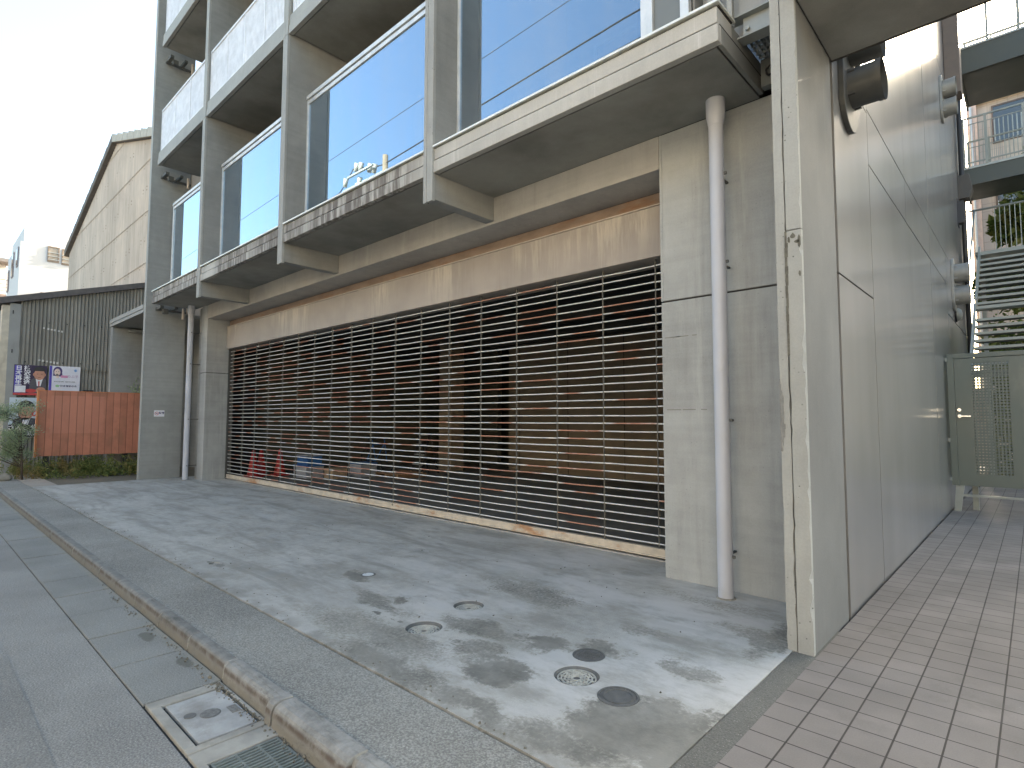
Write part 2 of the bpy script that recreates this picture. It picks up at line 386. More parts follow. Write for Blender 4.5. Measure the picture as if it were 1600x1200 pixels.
M['leaf_tree'] = leafm('tree_leaves', (.06, .095, .022), (.15, .185, .05), (.17, .14, .05))
M['bark'] = plain('bark', (.10, .075, .055), .9, bump=.5)

# ------------------------------------------------------------------ mesh builder
class MB:
    def __init__(s): s.v = []; s.f = []; s.sm = []
    def quad(s, *p):
        i = len(s.v); s.v += [tuple(q) for q in p]; s.f.append(tuple(range(i, i + len(p)))); s.sm.append(False); return s
    def box(s, x0, x1, y0, y1, z0, z1):
        x0, x1 = min(x0, x1), max(x0, x1); y0, y1 = min(y0, y1), max(y0, y1); z0, z1 = min(z0, z1), max(z0, z1)
        i = len(s.v)
        s.v += [(x0, y0, z0), (x1, y0, z0), (x1, y1, z0), (x0, y1, z0), (x0, y0, z1), (x1, y0, z1), (x1, y1, z1), (x0, y1, z1)]
        for q in ((0, 3, 2, 1), (4, 5, 6, 7), (0, 1, 5, 4), (1, 2, 6, 5), (2, 3, 7, 6), (3, 0, 4, 7)):
            s.f.append(tuple(i + k for k in q)); s.sm.append(False)
        return s
    def obox(s, c, ax, ay, az):
        """oriented box: centre and three half-axis vectors"""
        c, ax, ay, az = map(Vector, (c, ax, ay, az)); i = len(s.v)
        for dz in (-1, 1):
            for dx, dy in ((-1, -1), (1, -1), (1, 1), (-1, 1)): s.v.append(tuple(c + ax * dx + ay * dy + az * dz))
        for q in ((0, 3, 2, 1), (4, 5, 6, 7), (0, 1, 5, 4), (1, 2, 6, 5), (2, 3, 7, 6), (3, 0, 4, 7)):
            s.f.append(tuple(i + k for k in q)); s.sm.append(False)
        return s
    def cyl(s, p0, p1, r0, r1=None, n=16, caps=True, smooth=True):
        p0, p1 = Vector(p0), Vector(p1); r1 = r0 if r1 is None else r1
        d = (p1 - p0).normalized(); a = d.orthogonal().normalized(); b = d.cross(a); i = len(s.v)
        for k in range(n):
            t = 2 * math.pi * k / n; o = a * math.cos(t) + b * math.sin(t)
            s.v.append(tuple(p0 + o * r0)); s.v.append(tuple(p1 + o * r1))
        for k in range(n):
            j = (k + 1) % n; s.f.append((i + 2 * k, i + 2 * j, i + 2 * j + 1, i + 2 * k + 1)); s.sm.append(smooth)
        if caps:
            s.f.append(tuple(i + 2 * k for k in reversed(range(n)))); s.sm.append(False)
            s.f.append(tuple(i + 2 * k + 1 for k in range(n))); s.sm.append(False)
        return s
    def tube(s, pts, r, n=8):
        for a, b in zip(pts, pts[1:]): s.cyl(a, b, r, r, n)
        return s
    def lathe(s, prof, c=(0, 0, 0), n=24, smooth=True):
        i = len(s.v); m = len(prof)
        for k in range(n):
            t = 2 * math.pi * k / n
            for r, z in prof: s.v.append((c[0] + r * math.cos(t), c[1] + r * math.sin(t), c[2] + z))
        for k in range(n):
            j = (k + 1) % n
            for q in range(m - 1):
                s.f.append((i + k * m + q, i + j * m + q, i + j * m + q + 1, i + k * m + q + 1)); s.sm.append(smooth)
        return s
    def extrude(s, poly, d):
        """poly: 3-D points of a planar outline, d: extrusion vector"""
        i = len(s.v); n = len(poly); d = Vector(d)
        s.v += [tuple(p) for p in poly] + [tuple(Vector(p) + d) for p in poly]
        s.f.append(tuple(reversed(range(i, i + n)))); s.f.append(tuple(range(i + n, i + 2 * n))); s.sm += [False, False]
        for k in range(n):
            j = (k + 1) % n; s.f.append((i + k, i + j, i + n + j, i + n + k)); s.sm.append(False)
        return s
    def build(s, name, mat, parent=None, origin=None, bevel=0, seg=2):
        o = Vector(ORG[parent.name]) if parent is not None else Vector(origin or (0, 0, 0))
        me = bpy.data.meshes.new(name)
        me.from_pydata([tuple(Vector(v) - o) for v in s.v], [], s.f)
        me.polygons.foreach_set('use_smooth', s.sm)
        bm = bmesh.new(); bm.from_mesh(me); bmesh.ops.recalc_face_normals(bm, faces=bm.faces); bm.to_mesh(me); bm.free()
        me.materials.append(mat); me.update()
        ob = bpy.data.objects.new(name, me); COL.objects.link(ob)
        if parent is not None: ob.parent = parent
        else: ob.location = o
        ORG[ob.name] = tuple(o)
        if bevel:
            b = ob.modifiers.new('bevel', 'BEVEL'); b.width = bevel; b.segments = seg; b.limit_method = 'ANGLE'; b.angle_limit = R(40)
        return ob

def tag(o, label, cat, group=None):
    o['label'] = label; o['category'] = cat
    if group: o['group'] = group
    return o
def thing(name, loc, label, cat, group=None):
    o = bpy.data.objects.new(name, None); COL.objects.link(o); o.location = loc; o.empty_display_size = .2
    ORG[o.name] = tuple(loc)
    return tag(o, label, cat, group)
def struct(o): o['kind'] = 'structure'; return o
def stuff(o): o['kind'] = 'stuff'; return o
def copy_tree(o, loc=None, parent=None, label=None, group=None):
    c = o.copy(); COL.objects.link(c)
    if parent is not None: c.parent = parent
    if loc is not None: c.location = loc
    if label: c['label'] = label
    if group: c['group'] = group
    for ch in [k for k in bpy.data.objects if k.parent == o]: copy_tree(ch, None, c)
    return c
def text(body, size, loc, xdir, ydir, mat, parent, name='lettering', depth=.0015, bold=0.0, spacing=1.0):
    cu = bpy.data.curves.new(name, 'FONT'); cu.body = body; cu.size = size; cu.extrude = depth; cu.offset = bold
    cu.align_x = 'CENTER'; cu.align_y = 'CENTER'; cu.space_line = spacing
    ob = bpy.data.objects.new(name, cu); COL.objects.link(ob)
    x, y = Vector(xdir).normalized(), Vector(ydir).normalized(); z = x.cross(y)
    mw = Matrix((x, y, z)).transposed().to_4x4(); mw.translation = Vector(loc)
    dg = bpy.context.evaluated_depsgraph_get(); me = bpy.data.meshes.new_from_object(ob.evaluated_get(dg))
    bpy.data.objects.remove(ob); bpy.data.curves.remove(cu)
    me.transform(Matrix.Translation(-Vector(ORG[parent.name])) @ mw); me.materials.clear(); me.materials.append(mat); me.name = name
    o2 = bpy.data.objects.new(name, me); COL.objects.link(o2); o2.parent = parent; ORG[o2.name] = ORG[parent.name]
    return o2
def leaves(mb, pts, size, aspect=.5, up=.3):
    for p in pts:
        n = Vector((rnd.gauss(0, 1), rnd.gauss(0, 1), rnd.gauss(0, 1) + up)).normalized()
        a = n.orthogonal().normalized(); a.rotate(Matrix.Rotation(rnd.uniform(0, 6.28), 3, n)); b = n.cross(a)
        L = size * rnd.uniform(.6, 1.3); p = Vector(p)
        mb.quad(p - a * L * .5, p + b * L * aspect * .5 - n * L * .06, p + a * L * .5, p - b * L * aspect * .5 - n * L * .06)
    return mb

# ================================================================== GROUND
struct(MB().box(-400, 400, -400, 400, -.6, -.27).build('ground', M['ground']))
struct(MB().box(-160, 60, -7.5, .976, -.26, -.104).build('road', M['road']))
g = MB().box(-5.14, 20, -7.4, .55, -.104, -.1); g.build('road_patch', M['roadpatch']); struct(bpy.data.objects['road_patch'])
g = MB(); x = -3.74
while x > -40:
    g.box(x - .674, x, .985, 1.40, -.2, -.098 + rnd.uniform(-.002, .003)); x -= .69
g.box(-2.29, 20, .985, 1.40, -.2, -.1)
struct(g.build('gutter', M['gutter'], bevel=.004))
struct(MB().box(-40, 20, .965, 1.44, -.2, -.112).build('gutter_bed', M['void']))
# kerb: dropped stones along the driveway, a full-height rounded run at the near end
g = MB()
def kerb(x0, x1, prof): g.extrude([(x0, y, z) for y, z in prof], (x1 - x0, 0, 0))
low = [(1.496, -.15), (1.496, .003), (1.445, .001), (1.430, -.005), (1.421, -.018), (1.416, -.045), (1.404, -.15)]
mid = [(1.496, -.15), (1.496, .010), (1.458, .010), (1.455, .004), (1.452, .010), (1.428, .007), (1.41, -.006), (1.402, -.026), (1.398, -.06), (1.388, -.15)]
high = [(1.496, -.15), (1.496, .016), (1.44, .018), (1.41, .014), (1.388, .0), (1.377, -.022), (1.372, -.06), (1.362, -.15)]
x = -3.72
while x > -40:
    kerb(x - .652, x, [(y + rnd.uniform(-.002, .002), z) for y, z in low]); x -= .66
kerb(-3.70, -3.06, mid); kerb(-3.05, -2.985, [(y - .004, z + .004) for y, z in high]); kerb(-2.975, -2.27, high); kerb(-2.24, -1.58, mid); kerb(-1.57, -.9, low)
x = -.89
while x < 18: kerb(x, x + .652, low); x += .66
struct(g.build('kerb', M['curb'], bevel=.003))
g = MB(); q = random.Random(11)
for xj, w_ in ((-4.378, .008), (-5.04, .006), (-3.71, .05), (-3.054, .05), (-2.255, .035), (-7.02, .006), (-8.34, .02)):
    top = .008 if xj > -3.72 else .0
    g.extrude([(xj - w_ / 2, 1.49, top), (xj - w_ / 2, 1.43, top - .002), (xj - w_ / 2, 1.412, top - .025), (xj - w_ / 2, 1.406, -.09), (xj - w_ / 2, 1.49, -.09)], (w_, 0, 0))
struct(g.build('kerb_mortar', plain('pale_joint_mortar', (.27, .265, .24), .95, 0, .3, 30, dirt=(.2, .19, .16), bump=.6)))
struct(MB().box(-40, 20, 1.5, 1.972, -.2, -.004).build('pavement', M['walk'], bevel=.006))
struct(MB().box(-40, 20, 1.44, 5.6, -.28, -.03).build('subgrade', M['void']))
# concrete apron with the holes of the sunken covers cut out
COVERS = [(-3.43, 3.18, .125, 'sunk', .02), (-3.31, 2.63, .135, 'sunk', .02), (-2.16, 3.05, .105, 'dark', 0), (-2.045, 2.765, .135, 'sunk', .012), (-1.73, 2.715, .115, 'dark2', 0), (-4.81, 3.13, .075, 'white', 0)]
ap = MB().box(-16.36, -1.228, 1.984, 5.62, -.2, 0).build('apron', M['apron'], bevel=0)
cut = MB()
for cx, cy, r, k, d in COVERS:
    cut.cyl((cx, cy, -.06 if k == 'sunk' else -.02), (cx, cy, .05), r, r, 40)
cut.cyl((-6.35, 2.27, -.012), (-6.35, 2.27, .05), .055, .055, 9)
co = cut.build('cutter', M['apron'])
bo = ap.modifiers.new('b', 'BOOLEAN'); bo.object = co; bo.operation = 'DIFFERENCE'; bo.solver = 'EXACT'
dg = bpy.context.evaluated_depsgraph_get(); me = bpy.data.meshes.new_from_object(ap.evaluated_get(dg))
ap.modifiers.clear(); ap.data = me; bpy.data.objects.remove(co); struct(ap)
struct(MB().box(-1.222, -1.085, 1.984, 4.6, -.2, -.002).build('joint_strip', M['darkstrip'], bevel=.003))
struct(MB().box(-1.085, 6, 1.984, 40, -.2, .0).build('tile_paving', M['tile']))
struct(MB().box(-40, -16.36, 1.984, 2.45, -.2, -.006).build('footpath', asphalt('old_footpath', (.36, .32, .27), .4, 90, .18)))
struct(MB().box(-60, -16.36, 2.455, 30, -.2, -.01).build('verge', M['soil']))
stuff_w = MB()

# ---- covers in the apron
def rings(mb, c, rs, z0, z1, n=40):
    for a, b in rs:
        mb.lathe([(a, z0), (a, z1), (b, z1), (b, z0)], (c[0], c[1], 0), n, False)
    return mb
clab = {0: ('pale sunken drain cover farthest right of the pair nearer the shutter', 'sunken'), 1: ('', '')}
labels = ['pale round drain cover sunk in the apron, the one nearest the shutter',
          'pale round drain cover sunk in the apron beside two small black scars',
          'small flat dark iron cover just behind the largest pale ringed cover',
          'largest pale round cover with concentric rings, between two dark iron covers',
          'dark iron round cover with a raised rim inside the big dark stain',
          'small white slotted cap in a dark patch of the apron']
for (cx, cy, r, k, d), lb in zip(COVERS, labels):
    t = thing('drain_cover', (cx, cy, 0), lb, 'drain cover')
    if k == 'sunk':
        m = MB().lathe([(r - .001, -.05), (r - .001, -.004), (r - .010, -.004), (r - .014, -d - .01)], (cx, cy, 0), 40); m.build('rim', M['iron'], t)
        m = MB().cyl((cx, cy, -.055), (cx, cy, -d - .008), r - .012, r - .012, 40)
        rg_ = MB(); rings(rg_, (cx, cy), [(r * q, r * q + .0085) for q in (.16, .32, .48, .64, .8)], -d - .009, -d - .003)
        for a in range(12):
            for q in (.25, .41, .57, .73): rg_.obox((cx + r * q * math.cos(a * .5236 + q * 9), cy + r * q * math.sin(a * .5236 + q * 9), -d - .006), (.006, 0, 0), (0, .006, 0), (0, 0, .004))
        m.build('lid', M['iron'], t); rg_.build('raised_ring', M['ironpale'], t)
    elif k == 'white':
        MB().lathe([(r - .001, -.02), (r - .001, .001), (r - .02, .001), (r - .022, -.02)], (cx, cy, 0), 32).build('rim', M['iron'], t)
        w = MB(); n = 24
        for sgn in (1, -1):
            w.extrude([(cx + (r - .023) * math.cos(a * math.pi / n) * 1.0, cy + sgn * (.005 + (r - .028) * math.sin(a * math.pi / n)), -.015) for a in range(n + 1)], (0, 0, .018))
        w.build('lid', plain('white_cap_plastic', (.62, .66, .68), .4, 0, .05), t)
    else:
        rings(MB(), (cx, cy), [(r - .014, r - .002)], -.02, .002).build('rim', M['iron'], t)
        m = MB().cyl((cx, cy, -.02), (cx, cy, -.001), r - .016, r - .016, 40)
        if k == 'dark2': rings(m, (cx, cy), [(r * .66, r * .72)], -.002, .003)
        else:
            for i in range(-4, 5):
                for j in range(-4, 5):
                    if (i * i + j * j) < 16: m.obox((cx + i * .019, cy + j * .019, 0), (.005, 0, 0), (0, .005, 0), (0, 0, .002))
        m.build('lid', M['iron'], t)
# utility box in the gutter
t = thing('utility_cover', (-3.36, 1.19, -.1), 'square pale concrete utility cover set into the gutter beside the kerb', 'utility cover')
fm = MB().box(-3.715, -3.63, .99, 1.385, -.2, -.092).box(-3.075, -3.025, .99, 1.385, -.2, -.092).box(-3.63, -3.075, .99, 1.045, -.2, -.092).box(-3.63, -3.075, 1.365, 1.385, -.2, -.092)
M['boxconc'] = plain('cover_concrete', (.31, .30, .265), .9, 0, .22, 6, dirt=(.17, .155, .12), bump=.5)
fm.build('frame', M['boxconc'], t, bevel=.004)
M['lidc'] = plain('lid_concrete', (.34, .345, .335), .85, 0, .22, 7, dirt=(.19, .175, .14), bump=.4)
lid = MB().box(-3.612, -3.093, 1.062, 1.348, -.2, -.094).build('lid', M['lidc'], t, bevel=.003)
MB().cyl((-3.40, 1.12, -.1), (-3.40, 1.12, -.090), .030, .030, 20).build('keyhole', M['iron'], t)
MB().lathe([(0, -.0895), (.038, -.0895), (.046, -.0885), (.052, -.092)], (-3.35, 1.205, 0), 24).build('emblem', plain('worn_emblem', (.17, .17, .16), .8, 0, .3, 60, bump=.8), t)
MB().box(-3.355, -3.27, 1.29, 1.335, -.1, -.0905).build('name_plate', plain('worn_plate', (.19, .19, .18), .8, 0, .3, 70, bump=.8), t)
# grate
t = thing('drain_grate', (-2.6, 1.2, -.1), 'ribbed steel drain grate in the gutter at the bottom edge of the photo', 'drain grate')
MB().box(-3.018, -2.885, .99, 1.385, -.2, -.094).box(-2.885, -2.28, .99, 1.03, -.2, -.094).box(-2.33, -2.28, 1.03, 1.36, -.2, -.094).build('frame', M['boxconc'], t, bevel=.004)
gr = MB()
for i in range(22): gr.box(-2.868 + i * .0245, -2.868 + i * .0245 + .010, 1.04, 1.35, -.135, -.096)
for yy in (1.04, 1.145, 1.25, 1.345): gr.box(-2.875, -2.335, yy, yy + .012, -.135, -.0985)
gr.build('bar', plain('green_grey_grate', (.20, .225, .21), .5, .3, .15, 20), t)
gt = MB(); q = random.Random(21)
for k in range(520):
    if k < 330: x_, y_, z_ = -3.7 + q.random() ** 2 * 2.2 - (.0 if q.random() < .7 else q.random() * 3), 1.372 - abs(q.gauss(0, .03)), -.092
    elif k < 430: x_, y_, z_ = q.uniform(-12, -1.3), 1.99 + abs(q.gauss(0, .05)), .002
    else: x_, y_, z_ = q.uniform(-8, -1.4), q.uniform(2.0, 4.9), .002
    r_ = q.uniform(.002, .0065); a_ = Vector((q.gauss(0, 1), q.gauss(0, 1), q.gauss(0, .4))).normalized() * r_; b_ = a_.orthogonal().normalized() * r_ * q.uniform(.5, 1); gt.obox((x_, y_, z_), a_, b_, a_.cross(b_).normalized() * r_ * .6)
stuff(gt.build('grit', plain('street_grit', (.16, .15, .12), .95, 0, .6, 400)))
t = tag(leaves(MB(), [(-2.38, 1.33, -.088)], .06, .5, 9).build('fallen_leaf', plain('orange_leaf', (.45, .17, .07), .7), origin=(-2.38, 1.33, -.09)), 'small orange fallen leaf beside the drain grate', 'leaf')
# loose dark scars on the apron

# ================================================================== THE CONCRETE BUILDING
B = thing('apartment_building', (-8.8, 5, 0), 'grey fair faced concrete building with projecting fins, glass balconies and a wide shuttered garage', 'building')
Y0 = 4.02
FINS = [(-16.53, -16.37), (-12.72, -12.555), (-8.965, -8.80), (-5.155, -4.99)]
TOP = 14.1
for i, (a, b) in enumerate(FINS):
    zb = -.02 if i == 0 else 4.02
    w = b - a
    if i == 0:
        f = MB().box(a, b, Y0 + .012, 4.93, zb, TOP)
        f.build('fin', M['fin_l'], B, bevel=.006)
    else:
        f = MB().box(a + .006, b - .006, Y0 + .03, 5.03, 4.045, 4.352)           # short cross beam under the slab
        f.build('cross_beam', M['conc_fin'], B, bevel=.008)
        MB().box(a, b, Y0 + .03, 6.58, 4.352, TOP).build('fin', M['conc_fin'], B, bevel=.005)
    g = MB()
    if i == 0: g.box(a - .004, a + .068, Y0 - .01, Y0 + .012, zb, TOP).box(a + .080, b + .004, Y0 - .014, Y0 + .012, zb, TOP)
    else:
        for z0, z1 in ((zb, 7.86), (7.868, 10.96), (10.968, TOP)):
            g.box(a - .004, a + .052, Y0 - .010, Y0 + .028, z0, z1).box(a + .066, b + .004, Y0 - .016, Y0 + .028, z0, z1)
        MB().box(a + .048, a + .07, Y0 + .015, Y0 + .027, zb + .001, TOP).build('seam', M['groove'], B)
    g.build('fin_edge', M['edge'], B, bevel=.005)
MB().box(-16.0, -1.9, 17.05, 27, -.1, TOP).build('shade_wing', M['fin_l'], B)  # unseen wing, added to block sun on the passage paving
# near right fin, its face in two strips with a chipped seam
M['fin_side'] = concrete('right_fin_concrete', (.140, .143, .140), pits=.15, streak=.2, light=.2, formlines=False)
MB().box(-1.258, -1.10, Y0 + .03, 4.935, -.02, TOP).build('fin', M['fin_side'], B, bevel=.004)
def chipped(x0, x1, yf, yb, z0, z1, edge_x, amp, seed):
    """strip whose vertical edges are slightly broken"""
    q = random.Random(seed); m = MB(); z = z0; zs = []
    while z < z1: zs.append(z); z += q.uniform(.03, .09) if z < 5 else .6
    zs.append(z1)
    def off(): return amp * (q.random() ** 6)
    L = [(x0 + off() * .4, z) for z in zs]; Rr = [(x1 - off(), z) for z in zs]
    for k in range(len(zs) - 1):
        a, b, c, d = (L[k][0], zs[k]), (Rr[k][0], zs[k]), (Rr[k + 1][0], zs[k + 1]), (L[k + 1][0], zs[k + 1])
        m.quad((a[0], yf, a[1]), (b[0], yf, b[1]), (c[0], yf, c[1]), (d[0], yf, d[1]))
        m.quad((a[0], yf, a[1]), (d[0], yf, d[1]), (x0, yb, d[1]), (x0, yb, a[1]))
        m.quad((b[0], yf, b[1]), (x1, yb, b[1]), (x1, yb, c[1]), (c[0], yf, c[1]))
    m.quad((x0, yf, z0), (x1, yf, z0), (x1, yb, z0), (x0, yb, z0))
    return m
chipped(-1.262, -1.200, Y0, Y0 + .03, -.02, TOP, 0, .012, 3).build('fin_edge', M['edge'], B)
chipped(-1.193, -1.098, Y0 - .006, Y0 + .03, -.02, 2.78, 0, .018, 5).build('fin_edge', M['edge'], B)
chipped(-1.193, -1.099, Y0 - .004, Y0 + .03, 2.787, TOP, 0, .010, 8).build('fin_edge', M['edge'], B)
M['spall'] = plain('spalled_concrete', (.12, .115, .095), .95, 0, .3, 30)
ch = MB()                                                             # missing mortar along the seam
q = random.Random(2); z = 2.78
while z > 1.95:
    h = q.uniform(.03, .08); ch.box(-1.203 + q.uniform(-.004, .001), -1.190 + q.uniform(0, .012) * (z - 1.9), Y0 - .0085, Y0 + .004, z - h, z); z -= h + .001
for bx, bz, bw, bh in ((-1.112, 2.70, .014, .10), (-1.125, 2.70, .02, .03), (-1.15, 2.74, .02, .05), (-1.113, 2.48, .012, .05), (-1.175, 2.72, .012, .06)):
    MB().extrude([(bx + bw * math.cos(a) * q.uniform(.5, 1), Y0 - .0078, bz + bh * .5 * math.sin(a) * q.uniform(.6, 1)) for a in [k * .785 for k in range(8)]], (0, .004, 0)).build('spalled_patch', M['spall'], B)
ch.build('missing_mortar', M['spall'], B)
ch = MB(); q = random.Random(4); z = 1.78
while z > 1.30:
    h = q.uniform(.03, .06); w = .028 * math.sin(math.pi * (1.78 - z + .03) / .55) * q.uniform(.7, 1.15); ch.box(-1.2635, -1.262 + w, Y0 - .003, Y0 + .004, z - h, z); z -= h
ch.build('mortar_patch', plain('grey_mortar', (.20, .20, .19), .95, 0, .2, 30), B)
# slabs ------------------------------------------------------------------
BAYS = [(-15.92, -12.724), (-12.551, -8.969), (-8.796, -5.159), (-4.986, -1.63)]
for bi, (a, b) in enumerate(BAYS):
    g = MB().box(a, b, Y0, Y0 + .07, 4.35, 4.487)                                   # lower lip
    ea = a if bi == 0 else a + .001; eb = b if bi == 3 else b - .001
    g.box(ea + (.012 if bi == 0 else 0), eb - (.012 if bi == 3 else 0), Y0 + .014, Y0 + .30, 4.505, 4.632)
    g.build('slab_edge', M['slab_edge'], B, bevel=.005)
    MB().box(a - .005 if bi == 0 else a, b + (.01 if bi == 3 else 0), Y0 - .014, Y0 + .32, 4.648, 4.668).build('edge_cap', M['capm'], B)
    g = MB().box(a + (.05 if bi == 0 else 0), b - (.05 if bi == 3 else 0), Y0 + .092, 5.028, 4.353, 4.488)
    MB().box(a + .003, b - .003, Y0 + .045, 5.6, 4.489, 4.503).box(a + .003, b - .003, Y0 + .03, Y0 + .29, 4.634, 4.646).box(a + .003, b - .003, Y0 + .071, Y0 + .0915, 4.38, 4.487).build('shadow_gap', M['groove'], B)
    if bi == 3: g.box(b - .035, b, Y0 + .08, 4.98, 4.352, 4.487).box(b - .05, b - .014, Y0 + .301, 4.98, 4.506, 4.632)
    if bi == 0: g.box(a, a + .035, Y0 + .08, 4.98, 4.352, 4.487)
    g.box(a + .06, b - .06, Y0 + .302, 6.58, 4.505, 4.640)
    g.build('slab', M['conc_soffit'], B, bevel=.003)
    for z0, z1 in ((7.87, 8.19), (10.97, 11.29)):
        bb = b
        MB().box(a, bb, Y0, Y0 + .07, z0, z0 + .15).box(a, bb, Y0 + .012, Y0 + .07, z0 + .157, z1).build('slab_edge', M['edge'], B, bevel=.004)
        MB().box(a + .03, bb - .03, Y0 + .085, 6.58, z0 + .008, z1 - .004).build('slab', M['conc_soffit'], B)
# brackets in the gap beside the left fin
for z0 in (4.28, 7.72, 10.82):
    g = MB().box(-16.35, -15.95, 4.22, 4.30, z0, z0 + .07).box(-16.35, -15.95, 4.55, 4.62, z0 + .02, z0 + .08).box(-16.3, -16.24, 4.2, 4.9, z0 - .02, z0 + .02).box(-16.08, -16.0, 4.3, 4.42, z0 - .12, z0)
    g.build('bracket', plain('dark_bracket_steel', (.10, .105, .10), .6), B)
    MB().cyl((-15.99, 4.75, z0 - .22), (-15.99, 4.75, z0 + .06), .03, .03, 10).build('pipe_stub', M['cream'], B)
# ground-floor frame ------------------------------------------------------
YP = 5.03
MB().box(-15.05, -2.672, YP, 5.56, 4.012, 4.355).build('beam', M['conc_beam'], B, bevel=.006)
MB().box(-2.668, -2.642, YP + .006, 5.56, 2.668, 4.355).build('beam_joint', M['conc'], B)
g = MB().box(-2.64, -1.26, YP, 5.9, 2.668, 4.352).box(-2.672, -2.64, YP, 5.9, 2.30, 2.655).box(-2.64, -1.26, YP, 5.9, -.02, 2.655)
g.v = []; g.f = []; g.sm = []
g.box(-2.664, -1.26, YP, 5.9, -.02, 2.652)
g.build('pier', M['conc'], B, bevel=.006)
MB().box(-2.64, -1.26, YP + .001, 5.9, 2.668, 4.352).build('pier', M['conc'], B, bevel=.006)
MB().box(-2.655, -1.27, YP + .014, 5.8, 2.652, 2.668).build('pier_joint', M['groove'], B)
g = MB()
for a, b, z in ((-2.63, -2.2, 2.302), (-2.62, -2.14, 1.6)):
    xx = a
    while xx < b: g.box(xx, min(b, xx + rnd.uniform(.04, .16)), YP - .001, YP + .004, z - .004, z + .004); xx += rnd.uniform(.1, .2)
g.box(-1.335, -1.331, YP - .001, YP + .004, .1, 2.64).box(-1.335, -1.330, YP - .0005, YP + .004, 2.68, 4.3)
g.build('form_mark', plain('form_mark_stain', (.20, .195, .175), .9), B)
MB().box(-15.45, -15.05, YP, 5.56, 2.668, 4.352).box(-15.45, -15.05, YP, 5.56, -.02, 2.655).build('pier', M['conc'], B, bevel=.006)
MB().box(-15.44, -15.06, YP + .012, 5.5, 2.655, 2.668).build('pier_joint', M['groove'], B)
g = MB()
for z0, z1 in ((-.02, .55), (.558, 1.9), (1.908, 2.655), (2.665, 3.05), (3.06, 3.75), (3.76, 4.35)): g.box(-15.74, -15.456, YP + .05, YP + .1, z0, z1)
g.build('service_panel', M['conc_fin'], B)
MB().box(-2.67, -15.05, 5.56, 5.66, 3.85, 4.011).build('lintel_strip', M['ruststrip'], B)
# interior ----------------------------------------------------------------
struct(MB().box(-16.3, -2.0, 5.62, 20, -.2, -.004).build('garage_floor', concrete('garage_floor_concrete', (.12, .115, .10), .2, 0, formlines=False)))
M['ceil'] = plain('dark_ceiling_tone', (.06, .058, .052), .9)  # near-black colour stands in for the unlit upper part of the garage
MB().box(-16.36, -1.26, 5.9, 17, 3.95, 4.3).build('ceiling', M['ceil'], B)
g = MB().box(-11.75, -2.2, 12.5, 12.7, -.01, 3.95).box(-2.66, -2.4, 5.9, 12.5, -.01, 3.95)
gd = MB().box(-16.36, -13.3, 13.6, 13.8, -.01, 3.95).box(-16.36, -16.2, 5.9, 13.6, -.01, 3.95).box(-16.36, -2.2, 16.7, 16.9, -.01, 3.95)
gd.build('inner_wall', concrete('shaded_inner_concrete', (.085, .08, .06), streak=.3), B)  # darker copy of the inner concrete, deep garage shade in its colour
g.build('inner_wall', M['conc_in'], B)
MB().box(-13.0, -12.45, 10.8, 11.3, -.01, 3.95).build('pillar', M['conc_in'], B, bevel=.01)
g = MB()
for xx in (-4.1, -5.9, -7.7, -9.5, -11.3): g.box(xx, xx + .012, 12.488, 12.503, 0, 3.9)
g.build('wall_joint', M['groove'], B)
g = MB()
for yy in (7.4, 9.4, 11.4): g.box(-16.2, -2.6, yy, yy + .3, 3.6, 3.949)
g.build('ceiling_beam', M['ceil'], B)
# upper body --------------------------------------------------------------
MB().box(-16.365, -1.27, 6.6, 17.0, 4.36, TOP).build('wall', M['conc_fin'], B)
MB().box(-16.36, -15.75, 5.6, 6.6, -.01, 4.36).build('wall', M['void'], B)  # end wall blackened; the dim interior is put into its colour
MB().box(-16.6, -1.0, 3.98, 17.1, TOP, TOP + .4).build('roof', M['edge'], B)
for bi, (a, b) in enumerate(BAYS):
    for zf in (4.66, 8.19, 11.29):
        w0 = a + .5; w1 = b - .5
        fr = MB().box(w0, w1, 6.54, 6.6, zf + .02, zf + .08).box(w0, w1, 6.54, 6.6, zf + 2.2, zf + 2.26)
        for k in range(3): xx = w0 + (w1 - w0 - .05) * k / 2; fr.box(xx, xx + .05, 6.545, 6.6, zf + .08, zf + 2.2)
        wn = fr.build('window', M['alu'], B)
        MB().box(w0 + .05, w1 - .05, 6.575, 6.59, zf + .08, zf + 2.2).build('pane', M['darkglass'], wn)
# glazed balcony fronts on the first upper storey
YG = 4.40
GL = [(-15.78, -12.724), (-12.551, -8.969), (-8.796, -5.159), (-4.986, -2.42)]
for a, b in GL:
    fr = MB().box(a, a + .035, YG - .03, YG + .03, 4.642, 6.88).box(b - .06, b, YG - .03, YG + .03, 4.642, 6.88)
    fr.box(a + .035, b - .06, YG - .03, YG + .03, 4.642, 4.70).box(a, b, YG - .045, YG + .04, 6.88, 6.945).box(a + .035, b - .06, YG - .025, YG + .025, 6.80, 6.865)
    wn = fr.build('balcony_glazing', M['alu'], B, bevel=.004)
    MB().box(a + .035, b - .06, YG - .005, YG + .005, 4.70, 6.80).build('pane', M['glass'], wn)
fr = MB().box(-2.42, -2.36, YG - .035, YG + .035, 4.642, 6.9).box(-2.10, -2.02, YG - .03, YG + .03, 4.642, 6.9).box(-2.36, -2.10, YG - .03, YG + .03, 4.642, 4.7).box(-2.36, -2.1, YG - .03, YG + .03, 6.82, 6.9)
wn = fr.build('side_light', M['alu'], B, bevel=.004)
MB().box(-2.36, -2.10, YG - .004, YG + .004, 4.70, 6.82).build('pane', plain('side_pane_glass', (.16, .165, .15), .12, 0, .05, 2, .6), wn)
MB().box(-2.0, -1.66, 4.62, 4.70, 4.642, 7.87).build('wall', M['conc'], B)
MB().box(-2.02, -2.0, 4.45, 4.7, 4.642, 7.87).build('wall', M['conc_fin'], B)
